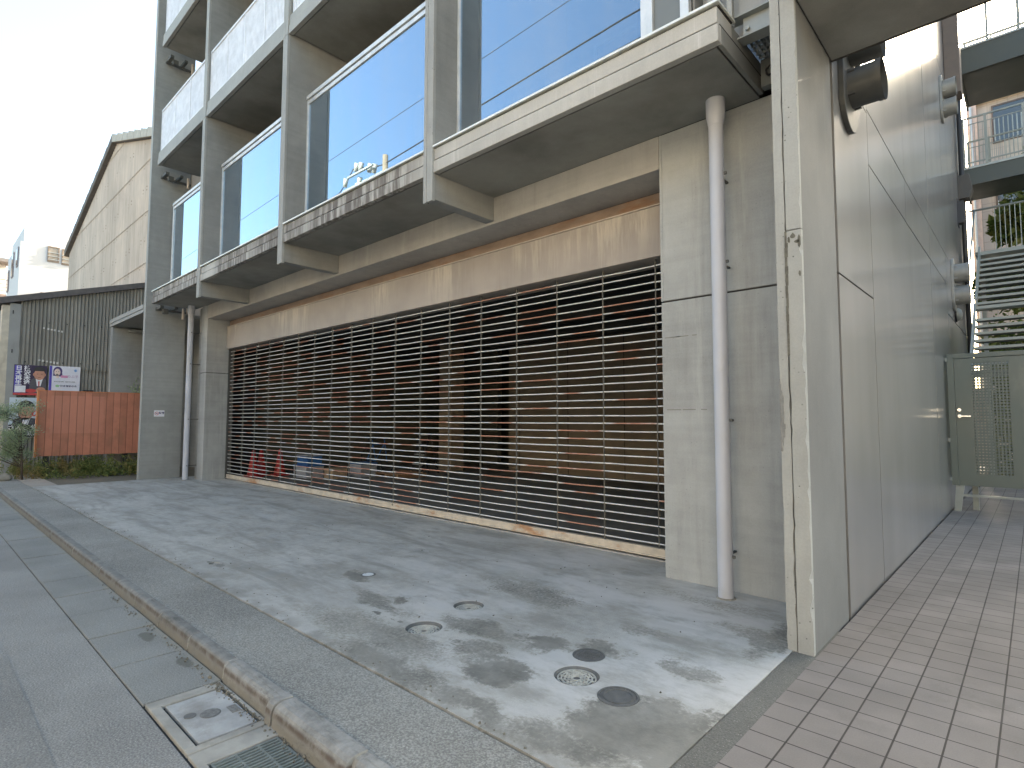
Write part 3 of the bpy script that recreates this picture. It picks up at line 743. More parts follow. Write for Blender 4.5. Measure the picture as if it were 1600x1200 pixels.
MB().box(-1.86, -1.80, YG - .02, YG + .03, 4.67, 6.9).box(-1.70, -1.66, YG - .02, YG + .03, 4.67, 6.9).build('post', M['edge'], B)
# baluster fronts higher up
def balustrade(a, b, zf):
    r = MB().box(a, b, Y0 + .04, Y0 + .095, zf + 1.06, zf + 1.10).box(a, b, Y0 + .05, Y0 + .085, zf + .05, zf + .08)
    n = max(2, round((b - a) / .98))
    for k in range(n + 1):
        xx = a + (b - a - .03) * k / n; r.box(xx, xx + .03, Y0 + .045, Y0 + .09, zf, zf + 1.06)
    r = r.build('balustrade', M['balu'], B)
    m = MB(); xx = a + .04
    while xx < b - .05: m.box(xx, xx + .036, Y0 + .058, Y0 + .078, zf + .08, zf + 1.06); xx += .056
    m.build('baluster', M['balu'], r)
for bi, (a, b) in enumerate(BAYS):
    bb = b
    for zf in (8.194, 11.294): balustrade(a + .04, bb - .03, zf)
# gap between the slab end and the near fin: beam, grating, hidden beam with hoses
gp = MB().box(-1.74, -1.264, 4.44, 4.56, 4.575, 4.590).box(-1.74, -1.264, 4.44, 4.56, 4.765, 4.780).box(-1.616, -1.264, 4.495, 4.505, 4.590, 4.765)
gp.cyl((-1.575, 4.470, 4.66), (-1.575, 4.497, 4.66), .016, .016, 12).cyl((-1.30, 4.470, 4.70), (-1.30, 4.497, 4.70), .016, .016, 12)
gp.build('steel_beam', plain('pale_steel_beam', (.34, .36, .345), .5, .2, .08, 4, dirt=(.25, .24, .21)), B, bevel=.003)
gm = MB()
for k in range(9): gm.box(-1.60 + k * .04, -1.594 + k * .04, 4.575, 4.86, 4.59, 4.625)
for k in range(5): gm.box(-1.615, -1.27, 4.58 + k * .065, 4.588 + k * .065, 4.592, 4.622)
gm.build('grating', M['galv'], B)
MB().box(-1.614, -1.264, 4.88, 4.96, 4.36, 4.60).build('steel_beam', plain('dark_steel_beam', (.13, .14, .135), .6), B)
hs = MB()
for k in range(3):
    c = (-1.53 + .05 * k, 4.865, 4.47 + .035 * (k % 2)); pts = [(c[0] + .035 * math.cos(a * .52), c[1] - .01 * (a % 2), c[2] + .04 * math.sin(a * .52)) for a in range(13)]; hs.tube(pts, .008, 6)
hs.build('hose', M['black'], B)
MB().box(-1.655, -1.264, 4.53, 4.58, 4.79, 7.0).build('wall', M['conc'], B)
MB().box(-1.66, -1.262, 5.35, 5.45, 4.0, 7.4).build('wall', M['white'], B)  # white wall added to imitate bright sky behind the grating
# flank wall of sealed panels with open joints
MB().box(-1.25, -1.118, 4.97, 17.0, -.02, TOP).build('backing_wall', M['groove'], B)
g = MB(); cols = [4.992, 6.30, 8.50, 10.70, 12.90, 15.0, 17.02]
for ci in range(len(cols) - 1):
    y0, y1 = cols[ci] + .008, cols[ci + 1] - .008
    zz = [-.02, 2.67, 4.52, 8.4, 12.4, TOP] if ci == 0 else ([-.02, 4.0, 4.56, 8.4, 12.4, TOP] if ci < 4 else [-.02, 3.45, 4.56, 8.4, 12.4, TOP])
    for k in range(len(zz) - 1): g.box(-1.16, -1.10 + rnd.uniform(-.0015, .0015), y0, y1, zz[k] + (.008 if k else 0), zz[k + 1] - .008)
g.build('flank_panel', M['panel'], B)
# storey-high slab that runs on to the right over the passage
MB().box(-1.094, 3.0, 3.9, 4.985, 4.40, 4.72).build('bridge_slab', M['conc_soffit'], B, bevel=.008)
MB().box(-1.094, 3.0, 4.955, 4.975, 4.395, 4.401).build('drip_groove', M['groove'], B)

# ================================================================== SHUTTER
SH = thing('grille_shutter', (-9.0, 5.6, 0), 'closed pipe grille shutter with rust orange bars across the garage opening', 'shutter')
sm = MB()
for k in range(34):
    z = SLZ + k * PITCH_Z; q = random.Random(k + 100); xs = [-15.02] + [SLX - c_ * PITCH_X for c_ in range(17, -1, -1)] + [-2.66]; t_ = q.gauss(0, .0012)
    for xa, xb in zip(xs, xs[1:]):
        zb_ = z + q.gauss(0, .0016) + t_ * (xa + 9) / 6; zm = zb_ - abs(q.gauss(0, .0018)); ya = 5.60 + q.gauss(0, .0012); xm = (xa + xb) / 2
        sm.cyl((xa, ya, zb_), (xm, ya, zm), .0084, .0084, 8, False).cyl((xm, ya, zm), (xb, ya, zb_), .0084, .0084, 8, False)
sm.build('slat', M['slat'], SH)
sp = MB()
for k in range(18):
    xx = SLX - k * PITCH_X; sp.box(xx - .0045, xx + .0045, 5.588, 5.612, .12, 3.30)
sp.build('strap', M['strap'], SH)
MB().box(-15.02, -2.68, 5.572, 5.63, .032, .122).box(-15.02, -2.68, 5.56, 5.572, .028, .044).build('bottom_rail', M['brail'], SH, bevel=.003)
MB().box(-15.03, -2.67, 5.545, 5.66, -.01, .012).build('threshold', plain('threshold_steel', (.50, .48, .44), .45, .4), SH)
MB().box(-15.05, -15.0, 5.56, 5.66, .0, 3.28).box(-14.985, -14.95, 5.62, 5.66, .0, 3.28).build('guide_rail', plain('dark_guide_rail', (.07, .07, .065), .6), SH)
MB().box(-2.675, -2.64, 5.56, 5.66, .0, 3.28).build('guide_rail', M['strap'], SH)
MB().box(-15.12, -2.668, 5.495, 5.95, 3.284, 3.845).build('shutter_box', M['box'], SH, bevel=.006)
MB().box(-15.12, -2.668, 5.485, 5.52, 3.848, 3.862).build('box_flashing', plain('box_flashing_metal', (.50, .44, .38), .5), SH)

# ================================================================== PIPES ON THE FRONT
M['hoop'] = plain('dark_pipe_bracket', (.09, .09, .085), .6)
def drainpipe(x, y, label, r=.0635):
    t = thing('drainpipe', (x, y, 0), label, 'drainpipe')
    m = MB().cyl((x, y, .0), (x, y, 4.17), r, r, 28, False)
    m.build('pipe', M['pvc'], t)
    MB().lathe([(r + .001, 4.12), (r + .006, 4.14), (r + .018, 4.20), (r + .019, 4.355)], (x, y, 0), 28).build('socket', M['pvc'], t)
    for z in (3.67, 2.88, 1.5, .35):
        b = MB().box(x + r - .004, x + r + .02, y - .004, y + .014, z - .012, z + .012).box(x - .01, x + .01, y + r, YP + .01, z - .008, z + .008)
        b.build('bracket', M['hoop'], t)
    MB().lathe([(r + .018, 0), (r + .016, .006), (r + .001, .010)], (x, y, 0), 28).build('collar', M['boxconc'], t)
drainpipe(-1.985, 4.80, 'tall grey drainpipe on the bare concrete pier right of the shutter')
drainpipe(-15.50, 4.79, 'grey drainpipe at the far left corner beside the wall with the white sign')
# no-smoking plate on the left fin
t = thing('wall_sign', (-16.365, 4.405, 1.645), 'small white plate with a red ring and dark blue characters on the left concrete wall', 'sign')
MB().box(-16.372, -16.362, 4.29, 4.52, 1.565, 1.725).build('plate', plain('sign_white', (.74, .74, .78), .4, 0, .02), t)
M['signblue'] = plain('sign_blue_ink', (.03, .03, .12), .5); M['red'] = plain('sign_red_ink', (.55, .06, .06), .5)
rg = MB(); cy, cz = 4.348, 1.645
for a in range(28):
    t0, t1 = a * 2 * math.pi / 28, (a + 1) * 2 * math.pi / 28
    rg.quad(*[(-16.3605, cy + r_ * math.cos(tt), cz + r_ * math.sin(tt)) for r_, tt in ((.036, t0), (.045, t0), (.045, t1), (.036, t1))])
rg.quad((-16.3603, cy - .031, cz + .024), (-16.3603, cy - .024, cz + .031), (-16.3603, cy + .031, cz - .024), (-16.3603, cy + .024, cz - .031))
rg.build('emblem', M['red'], t)
MB().box(-16.3608, -16.3602, cy - .026, cy + .022, cz - .005, cz + .005).build('cigarette', M['signblue'], t)
text('禁煙', .062, (-16.3605, 4.455, 1.655), (0, 1, 0), (0, 0, 1), M['signblue'], t, bold=.0015)

# ================================================================== VENTS ON THE FLANK
M['hoodd'] = plain('dark_vent_hood', (.062, .066, .066), .5, .15, .2, 5, dirt=(.10, .095, .085))
M['hood'] = plain('weathered_vent_hood', (.24, .24, .225), .5, .25, .15, 5, dirt=(.17, .15, .12))
def vent(y, z, s, label, pr=.20, pz=.235, hm='hood'):
    t = thing('exhaust_vent', (-1.10, y, z), label, 'vent', 'paired exhaust vents on the flank wall')
    n = 28; poly = []
    for a in range(n):
        tt = 2 * math.pi * a / n; cz = .30 * s if math.sin(tt) >= 0 else -.30 * s
        poly.append((-1.099, y + .27 * s * math.cos(tt), z + cz + .27 * s * math.sin(tt)))
    MB().extrude(poly, (.045 * s, 0, 0)).build('flange', M[hm], t, bevel=.006)
    for dz in (-pz * s, pz * s):
        h = MB().cyl((-1.06, y, z + dz), (-1.055 + .24 * s, y, z + dz), pr * s, pr * s, 28, False)
        h.cyl((-1.055 + .20 * s, y, z + dz), (-1.055 + .245 * s, y, z + dz), (pr + .008) * s, (pr + .008) * s, 28, False)
        h.cyl((-1.055 + .16 * s, y, z + dz), (-1.055 + .165 * s, y, z + dz), (pr - .003) * s, (pr - .003) * s, 28)
        for a in (-.9, .9, 2.5, -2.5): h.obox((-1.06 + .03 * s, y + (pr + .005) * s * math.cos(a), z + dz + (pr + .005) * s * math.sin(a)), (.03 * s, 0, 0), (0, .012, 0), (0, 0, .012))
        h.build('pipe', M[hm], t)
vent(5.45, 4.55, .98, 'large double pipe exhaust vent on the flank wall tucked under the concrete slab', .165, .19, 'hoodd')
vent(13.4, 7.72, .82, 'double pipe exhaust vent high on the bright flank wall in the distance')
vent(13.9, 4.16, .92, 'double pipe exhaust vent low on the flank wall beside the stairs')
def hood(y, z, w, h, d, label, m):
    t = thing('vent_hood', (-1.10, y, z), label, 'vent')
    MB().extrude([(-1.098, y - w / 2, z - h / 2), (-1.098 + d * .75, y - w / 2, z - h / 2), (-1.098 + d, y - w / 2, z - h * .1), (-1.098 + d * .8, y - w / 2, z + h / 2), (-1.098, y - w / 2, z + h / 2)], (0, w, 0)).build('cover', m, t, bevel=.01)
    MB().box(-1.099, -1.085, y - w * .62, y + w * .62, z - h * .62, z + h * .62).build('flange', m, t)
t = thing('round_vent_cap', (-1.10, 14.25, 3.62), 'small pale round vent cap on the flank wall just above the gate', 'vent')
MB().cyl((-1.099, 14.25, 3.62), (-1.07, 14.25, 3.62), .15, .15, 24).build('flange', M['black'], t)
MB().lathe([(.02, .085), (.09, .07), (.125, .03), (.13, 0)], (0, 0, 0), 24).build('cap', M['steell'], t)
c = bpy.data.objects[[o.name for o in t.children][-1]] if False else [o for o in bpy.data.objects if o.parent == t and o.name.startswith('cap')][0]
for v in c.data.vertices:
    # cap was turned on the z axis at the world origin: lay it on the wall
    p = v.co + Vector(ORG[t.name]); v.co = Vector((.03 + p.z, p.x, p.y))
hood(16.4, 6.85, .35, .55, .26, 'dark boxy vent hood at the far end of the flank wall', plain('dark_hood_paint', (.06, .055, .05), .6))
hood(15.9, 6.15, .2, .5, .14, 'narrow black vent hood below the dark boxy one', plain('black_hood_paint', (.03, .03, .035), .6))
t = tag(MB().box(-1.098, -.84, 14.3, 14.75, 8.2, 14.0).build('wall_dark_band', plain('brown_band_paint', (.12, .095, .08), .6), origin=(-1.0, 14.5, 8.2), bevel=.01), 'made-up dark brown box standing in for a dark band on the far flank wall', 'dark band')  # box added in place of a dark band across the panels
t = tag(MB().cyl((-1.04, 16.6, 0), (-1.04, 16.6, 13), .05, .05, 12).build('conduit', M['black'], origin=(-1.04, 16.6, 0)), 'thin dark conduit running up the far corner of the flank wall', 'conduit')

# ================================================================== GATE, STAIR, WALKWAYS
G = thing('steel_gate', (-.5, 12.0, 0), 'grey green steel gate with a perforated panel and lever handle closing the tiled passage', 'gate')
gx0, gx1, gz0, gz1 = -1.075, .35, .43, 2.62
fr = MB().box(gx0, gx0 + .09, 11.98, 12.05, gz0, gz1).box(gx0 + .09, gx1, 11.98, 12.05, gz1 - .075, gz1).box(gx1, gx1 + .09, 11.98, 12.05, gz0, gz1)
fr.build('frame', M['steelg'], G, bevel=.004)
lx0, lx1, lz0, lz1 = gx0 + .097, gx1 - .007, gz0, gz1 - .085
px0, px1, pz0, pz1 = -.765, -.285, .62, 2.46                          # perforated field
nx, nz = 11, 38; dx = (px1 - px0) / nx; dz = (pz1 - pz0) / nz; bw = .021; bh = .029
lf = MB().box(lx0, px0, 11.99, 12.03, lz0, lz1).box(px1, lx1, 11.99, 12.03, lz0, lz1).box(px0, px1, 11.99, 12.03, lz0, pz0).box(px0, px1, 11.99, 12.03, pz1, lz1)
for i in range(nx + 1):
    c_ = px0 + dx * i; a_ = max(px0, c_ - bw / 2); b_ = min(px1, c_ + bw / 2)
    lf.box(a_, b_, 11.992, 11.996, pz0, pz1)
for k in range(nz + 1):
    c_ = pz0 + dz * k; lf.box(px0, px1, 11.9965, 12.0, max(pz0, c_ - bh / 2), min(pz1, c_ + bh / 2))
lf.build('leaf', M['steelg'], G)
h = MB().cyl((-.935, 11.99, 1.575), (-.935, 11.93, 1.575), .012, .012, 12).obox((-.87, 11.935, 1.575), (.085, 0, 0), (0, .009, 0), (0, 0, .011)).cyl((-.935, 11.99, 1.575), (-.935, 11.98, 1.575), .03, .03, 20)
h.build('handle', M['chrome'], G, bevel=.003)
MB().cyl((-.935, 11.99, 1.68), (-.935, 11.972, 1.68), .027, .027, 20).build('lock', M['chrome'], G)
for z in (2.5, 1.15, .5): MB().box(gx0 - .02, gx0 + .004, 11.96, 11.99, z, z + .06).build('hinge', M['steell'], G)
MB().extrude([(gx0 + .01, 12.0, 0), (gx0 + .10, 12.0, 0), (gx0 + .16, 12.0, .43), (gx0 + .05, 12.0, .43)], (0, .06, 0)).build('leg', M['steell'], G)
MB().box(gx0 + .12, .4, 12.01, 12.05, .25, .285).build('rail', M['steell'], G)
# stair: flight rising from a half landing behind the gate
ST = thing('steel_staircase', (-.2, 13.5, 0), 'pale grey open riser steel staircase rising behind the gate', 'staircase')
sx0, sx1 = -.80, .45
def stringer(x, y0, z0, y1, z1):
    return MB().extrude([(x, y0, z0 - .12), (x, y1, z1 - .12), (x, y1, z1 + .16), (x, y0, z0 + .16)], (.03, 0, 0))
for x_ in (sx0, sx1):
    stringer(x_, 12.3, 2.30, 14.05, 3.62).build('stringer', M['steell'], ST)
    stringer(x_ + .0, 14.4, 3.78, 16.4, 5.28).build('stringer', M['steell'], ST)
nst = 8
def tread(y, z):
    st_ = MB().box(sx0 + .032, sx1, y + .006, y + .24, z - .010, z).box(sx0 + .032, sx1, y - .004, y + .005, z - .045, z + .001).build('step', M['steell'], ST)
    MB().box(sx0 + .034, sx1, y + .007, y + .245, z - .052, z - .011).build('underside', M['steeld'], st_)  # dark plate paints the shade beneath each tread
for k in range(8): tread(12.42 + k * .205, 2.36 + k * .155)
for k in range(9): tread(14.5 + k * .21, 3.86 + k * .155)
MB().box(sx0 + .032, sx1, 14.07, 14.40, 3.66, 3.72).build('landing', M['steell'], ST)
MB().box(sx0, 2.0, 11.2 + 1.1, 12.38, 2.24, 2.30).build('landing', M['steell'], ST)
MB().box(-.86, 2.0, 16.4, 17.6, 5.24, 5.32).build('landing', M['steell'], ST)
for x_, y_ in ((sx0 - .04, 12.34), (sx0 - .04, 17.5), (1.5, 12.34), (1.5, 17.5)): MB().box(x_, x_ + .08, y_, y_ + .08, 0, 5.24 if y_ > 15 else 2.24).build('post', M['steell'], ST)
rl = MB().tube([(-.84, 14.4, 4.72), (-.84, 16.4, 6.3), (-.84, 16.42, 6.3)], .02, 8).tube([(-.98, 16.45, 6.3), (2, 16.45, 6.3)], .024, 8)
xx = -.5
while xx < 2: rl.box(xx, xx + .016, 16.44, 16.456, 5.3, 6.29); xx += .085
rl.build('railing', M['steell'], ST)
def walkway(zb, zt, y0, y1, label, deep):
    W = thing('steel_walkway', (.5, y0, zb), label, 'walkway', 'steel walkways between the buildings')
    MB().box(-1.03, 4, y0 + .02, y0 + .06, zb, zt - .05).box(-1.03, 4, y0 - .03, y0 + .1, zb, zb + .03).box(-1.03, -.99, y0 + .06, y1, zb, zt - .05).build('girder', M['steeld'], W)
    MB().box(-1.05, 4, y0, y1, zt - .05, zt).build('deck', M['galv'], W)
    MB().box(-1.03, 4, y0 + .12, y1, zb + .1, zb + .14).build('underside', M['steeld'], W)
    for yr, nm in ((y0, 0), (y1 - .04, 1)):
        r = MB().box(-1.05, 4, yr - .012, yr + .022, zt + 1.17, zt + 1.21).box(-1.05, 4, yr, yr + .012, zt + 1.02, zt + 1.04).box(-1.05, 4, yr, yr + .02, zt + .08, zt + .11)
        for xx in (-1.03, -.62 if deep else -.5, .05, 1.1, 2.1): r.box(xx, xx + .05, yr - .02, yr + .03, zt, zt + 1.17)
        xx = -.95
        while xx < 4: r.box(xx, xx + .012, yr, yr + .012, zt + .11, zt + 1.03); xx += .075
        r.build('railing', M['steell'], W)
walkway(7.10, 7.56, 17.05, 18.6, 'lower steel walkway with thin balusters bridging to the far building', True)
walkway(9.87, 10.55, 17.05, 19.2, 'upper steel walkway crossing at the top right corner of the photo', False)

# ================================================================== RIGHT BACKGROUND
P = thing('tiled_apartment_block', (4, 30, 0), 'pinkish tiled apartment block behind the stairs and walkways', 'building')
MB().box(-1.22, 14, 28.2, 38, -.2, 13.9).build('wall', M['pinkwall'], P)
MB().box(-1.52, -1.22, 28.0, 38, -.2, 14.1).build('corner_pier', plain('pale_pink_pier', (.58, .43, .37), .75), P)
for z in (10.6,):
    MB().box(-.45, 9, 27.0, 27.15, z, z + 1.15).build('balcony_parapet', plain('beige_parapet', (.52, .44, .36), .8), P)
    MB().box(-.45, 9, 27.15, 28.2, z - .18, z).build('balcony_slab', M['cream'], P)
MB().box(-1.25, 14.2, 27.9, 38.2, 13.9, 14.7).build('roof_parapet', plain('cream_parapet', (.60, .52, .42), .8), P)
for z in (9.0, 12.2):
    w = MB().box(-.78, .6, 28.13, 28.19, z, z + .06).box(-.78, .6, 28.13, 28.19, z + 1.44, z + 1.5).box(-.78, -.73, 28.13, 28.19, z + .06, z + 1.44).box(.55, .6, 28.13, 28.19, z + .06, z + 1.44).build('window', plain('bronze_window_frame', (.12, .08, .06), .5), P)
    MB().box(-.73, .55, 28.15, 28.16, z + .06, z + 1.44).build('pane', M['darkglass'], w)
    m = MB(); xx = -.72
    while xx < .5: m.box(xx, xx + .03, 28.05, 28.08, z + .06, z + .9); xx += .13
    m.build('window_grille', M['galv'], P)
tag(MB().box(-1.45, -1.3, 27.9, 27.99, 7.5, 8.2).cyl((-1.4, 27.95, 0), (-1.4, 27.95, 13.8), .04, .04, 8).build('drainpipe', M['white'], origin=(-1.4, 27.95, 0)), 'thin white drainpipe on the corner of the pinkish tiled block', 'drainpipe')
tag(MB().box(-3.5, 8, 25.0, 25.12, 0, 2.6).build('garden_wall', M['cream'], origin=(2, 25, 0)), 'low cream wall at the far end of the tiled passage', 'wall')
def tree(x, y, h, rad, z0, n, label, cat='tree', name='tree', leaf='leaf_tree', ls=.28):
    t = thing(name, (x, y, 0), label, cat)
    tr = MB().cyl((x, y, -.1), (x + .1, y, h * .45), .14, .10, 10)
    cl = []
    for k in range(16):
        a = rnd.uniform(0, 6.28); rr = rad * rnd.uniform(.2, .85); zz = rnd.uniform(z0, h)
        e = (x + rr * math.cos(a), y + rr * math.sin(a), zz); tr.cyl((x + .1, y, max(h * .2, zz - rr * .9)), e, .05, .015, 6); cl.append((e, rad * rnd.uniform(.25, .5)))
    tr.build('trunk', M['bark'], t)
    m = MB(); pts = []
    for k in range(n):
        c, r = rnd.choice(cl); d = Vector((rnd.gauss(0, 1), rnd.gauss(0, 1), rnd.gauss(0, .8))); d = d.normalized() * r * rnd.random() ** .45
        pts.append((c[0] + d.x, c[1] + d.y, c[2] + d.z))
    leaves(m, pts, ls).build('crown', M[leaf], t)
tree(.5, 21.6, 9.2, 2.0, 2.0, 12000, 'leafy green tree seen through the stairs and railings at the right edge')

t = thing('hedge', (.8, 20.2, 0), 'tall dark hedge behind the gate at the end of the passage', 'hedge')
MB().cyl((-.3, 20.3, 0), (-.3, 20.3, 3.0), .05, .03, 8).cyl((1.2, 20.3, 0), (1.2, 20.3, 3.4), .05, .03, 8).build('stem', M['bark'], t)
leaves(MB(), [(rnd.uniform(-.95, 2.6), 20.3 + rnd.gauss(0, .28), abs(rnd.gauss(1.6, 1.25))) for k in range(7000)], .17).build('foliage', M['leaf_tree'], t)
# ================================================================== LEFT NEIGHBOURHOOD
# one-storey annex bay beyond the left fin
A = thing('concrete_annex', (-18.2, 4.5, 0), 'low concrete annex with a thin canopy beyond the left end wall', 'building')
MB().box(-19.95, -19.72, 4.02, 9.0, -.1, 4.2).build('wall', M['fin_l'], A, bevel=.006)
MB().box(-19.98, -16.54, 4.0, 9.0, 4.215, 4.30).box(-19.98, -16.54, 3.99, 4.06, 4.31, 4.42).build('canopy', M['edge'], A, bevel=.005)
MB().box(-19.70, -16.6, 6.2, 6.3, 0, 4.2).build('wall', M['fin_l'], A)
MB().box(-19.95, -16.6, 9.02, 17, -.1, 13.2).build('shade_block', M['fin_l'], A)  # hidden block, added to stop sun leaking in at the left
MB().box(-19.7, -19.55, 4.4, 5.4, 4.08, 4.15).build('bracket', M['galv'], A)
# orange plank hoarding
H = thing('plank_hoarding', (-19, 3.5, 0), 'orange painted vertical plank hoarding raised on black posts', 'hoarding')
MB().box(-19.06, -19.0, 2.36, 5.0, .53, 2.235).build('plank_panel', M['plank'], H)
MB().box(-19.10, -18.985, 2.315, 2.356, .51, 2.25).box(-19.09, -18.99, 2.36, 5.0, 2.236, 2.252).build('edge_board', M['plankedge'], H)
for y in (2.5, 4.25): MB().box(-19.14, -19.06, y, y + .13, -.05, 2.2).build('post', M['black'], H)
MB().box(-19.2, -18.98, 3.27, 3.5, 2.253, 2.29).build('clamp', M['black'], H)
# corrugated lean-to
L = thing('corrugated_shed', (-21.5, 4, 0), 'grey corrugated lean-to shed carrying posters behind the orange hoarding', 'shed')
def corrug(x, y0, y1, z0, ztop, pitch, amp, m=None, step=8):
    m = m or MB(); n = int((y1 - y0) / pitch * step); pv = None
    for k in range(n + 1):
        y = y0 + (y1 - y0) * k / n; xx = x + amp * math.sin(2 * math.pi * (y - y0) / pitch); p = ((xx, y, z0), (xx, y, ztop(y)))
        if pv: m.quad(pv[0], p[0], p[1], pv[1])
        pv = p
    m.sm = [True] * len(m.f); return m
rise = lambda y: 4.72 + (y - 1.7) * .305
w = corrug(-21.0, 2.1, 6.4, 2.98, rise, .088, .024); corrug(-21.05, 2.1, 6.4, -.2, lambda y: 3.05, .088, .024, w)
w.build('wall_sheet', M['corr'], L)
nl = MB()
for z in (3.12, 4.28):
    for k in range(9): nl.obox((-20.975, 2.25 + k * .42 + (z > 4) * .06, z + .012 * k), (.012, 0, 0), (0, .013, 0), (0, 0, .016))
for k in range(2): nl.obox((-20.93, 1.93 + .02 * k, 4.5 - k * 1.1), (.012, 0, 0), (0, .01, 0), (0, 0, .05))
nl.build('nail', M['black'], L)
MB().box(-21.05, -20.95, 1.86, 2.1, -.2, 4.75).build('corner_sheet', plain('grey_corner_sheet', (.31, .315, .30), .8, 0, .08, 3, dirt=(.17, .16, .14)), L)
MB().box(-21.2, -20.965, 1.70, 1.86, -.2, 4.68).build('corner_trim', M['mesh_t'], L)
MB().extrude([(-21.15, 1.6, 4.68), (-21.15, 6.5, 6.17), (-21.15, 6.5, 6.33), (-21.15, 1.6, 4.86)], (.28, 0, 0)).build('fascia', M['roofd'], L)
MB().extrude([(-27, 1.6, 4.80), (-27, 6.5, 6.28), (-27, 6.5, 6.34), (-27, 1.6, 4.87)], (5.85, 0, 0)).build('roof', M['roofd'], L)
MB().box(-27, -21.2, 1.72, 6.4, -.2, 4.6).build('wall', M['corr'], L)
M['tape'] = plain('white_tape', (.62, .61, .58), .7)
for z, ks in ((4.13, (0, 1.2, 2.1, 2.9, 4, 4.9)), (3.19, (0, .9, 2, 3, 3.9, 4.8))):
    for k in ks: MB().obox((-20.972, 2.62 + k * .085 - (z < 4) * .06, z - .012 * k), (.004, 0, 0), (0, .022, 0), (0, 0, .022 + .006 * (k % 2))).build('tape_scrap', M['tape'], L)
# posters
PX = -20.945
def poster(y0, y1, z0, z1, label, bg, name='poster'):
    t = thing(name, (PX, (y0 + y1) / 2, z0), label, 'poster')
    MB().box(PX - .03, PX, y0, y1, z0, z1).build('board', plain(name + '_paper', bg, .45, 0, .03), t)
    return t
def disc(mb, y, z, ry, rz, lay, n=20, a0=0, a1=2 * math.pi):
    mb.quad(*[(PX + .0012 * lay, y + ry * math.cos(a0 + (a1 - a0) * k / n), z + rz * math.sin(a0 + (a1 - a0) * k / n)) for k in range(n + (0 if a1 - a0 > 6.2 else 1))]); return mb
def flat(mb, pts, lay): mb.quad(*[(PX + .0012 * lay, y, z) for y, z in pts]); return mb
M['skin'] = plain('printed_skin', (.55, .28, .19), .5); M['skinp'] = plain('printed_pale_skin', (.75, .60, .52), .5); M['hair'] = plain('printed_black', (.03, .028, .03), .5)
M['ink_w'] = plain('printed_white', (.80, .80, .82), .5); M['suit'] = plain('printed_suit', (.085, .085, .10), .5); M['violet'] = plain('printed_violet', (.09, .07, .42), .5)
M['pinkp'] = plain('printed_pink', (.70, .30, .48), .5); M['greenp'] = plain('printed_green', (.30, .55, .28), .5); M['lblue'] = plain('printed_blue', (.22, .42, .72), .5); M['orangep'] = plain('printed_orange', (.70, .20, .08), .5)
XD, YD = (0, 1, 0), (0, 0, 1)
def lx(l): return PX + .0012 * l
t = poster(2.02, 2.735, 2.17, 3.03, 'election poster of a man in a suit with white vertical characters on dark purple', (.035, .02, .06))
flat(MB(), [(2.035, 2.19), (2.17, 2.19), (2.17, 3.01), (2.035, 3.01)], 1).build('stripe', M['violet'], t)
m = MB(); flat(m, [(2.36, 2.40), (2.40, 2.62), (2.50, 2.70), (2.66, 2.70), (2.73, 2.62), (2.73, 2.22), (2.36, 2.22)], 1); m.build('suit', M['suit'], t)
flat(MB(), [(2.53, 2.44), (2.49, 2.68), (2.66, 2.68), (2.61, 2.44)], 2).build('shirt', M['ink_w'], t)
flat(MB(), [(2.56, 2.44), (2.555, 2.58), (2.585, 2.58), (2.585, 2.44)], 3).build('tie', M['red'], t)
m = MB(); disc(m, 2.575, 2.77, .125, .155, 4); disc(m, 2.45, 2.77, .02, .04, 4); disc(m, 2.70, 2.77, .018, .04, 4); m.build('face', M['skin'], t)
m = MB(); disc(m, 2.575, 2.87, .135, .13, 5, 20, 0, math.pi); m.build('hair', M['hair'], t)
m = MB(); disc(m, 2.53, 2.785, .02, .008, 6); disc(m, 2.625, 2.785, .02, .008, 6); disc(m, 2.578, 2.69, .035, .007, 6); m.build('facial_feature', plain('printed_brown', (.16, .05, .035), .5), t)
m = MB(); disc(m, 2.62, 2.34, .10, .07, 6); disc(m, 2.54, 2.31, .05, .035, 6); m.build('hand', M['skin'], t)
m = MB(); flat(m, [(2.025, 2.175), (2.73, 2.175), (2.73, 2.235), (2.025, 2.235)], 5); disc(m, 2.40, 2.30, .12, .055, 7); m.build('band', M['red'], t)
flat(MB(), [(2.05, 2.25), (2.285, 2.25), (2.285, 2.44), (2.05, 2.44)], 4).build('box', M['ink_w'], t)
for yc, word, zt in ((2.125, '日本再生', 2.925), (2.305, '柿沢未途。', 2.93)):
    for k, chr_ in enumerate(word): text(chr_, .148, (lx(4), yc, zt - k * (.138 if yc < 2.2 else .132)), XD, YD, M['ink_w'], t, bold=.004)
t = poster(2.79, 3.515, 2.29, 3.05, 'white poster with a smiling dark haired woman and a green logo above the orange hoarding', (.74, .74, .80))
flat(MB(), [(2.795, 2.30), (2.855, 2.30), (2.855, 3.045), (2.795, 3.045)], 1).build('stripe', M['violet'], t)
m = MB(); disc(m, 2.985, 2.895, .105, .135, 1); flat(m, [(2.89, 2.90), (3.08, 2.90), (3.10, 2.74), (2.88, 2.76)], 2); m.build('hair', plain('printed_dark_violet', (.07, .045, .16), .5), t)
m = MB(); disc(m, 2.975, 2.865, .072, .105, 3); flat(m, [(2.945, 2.70), (2.945, 2.80), (3.005, 2.80), (3.02, 2.70)], 3); m.build('face', M['skinp'], t)
m = MB(); disc(m, 2.95, 2.885, .014, .007, 4); disc(m, 3.005, 2.885, .014, .007, 4); disc(m, 2.978, 2.81, .022, .006, 4); m.build('facial_feature', M['hair'], t)
flat(MB(), [(3.06, 2.71), (3.22, 2.71), (3.22, 2.78), (3.06, 2.78)], 3).build('band', M['pinkp'], t)
disc(MB(), 3.40, 2.935, .035, .04, 2).build('emblem', M['lblue'], t)
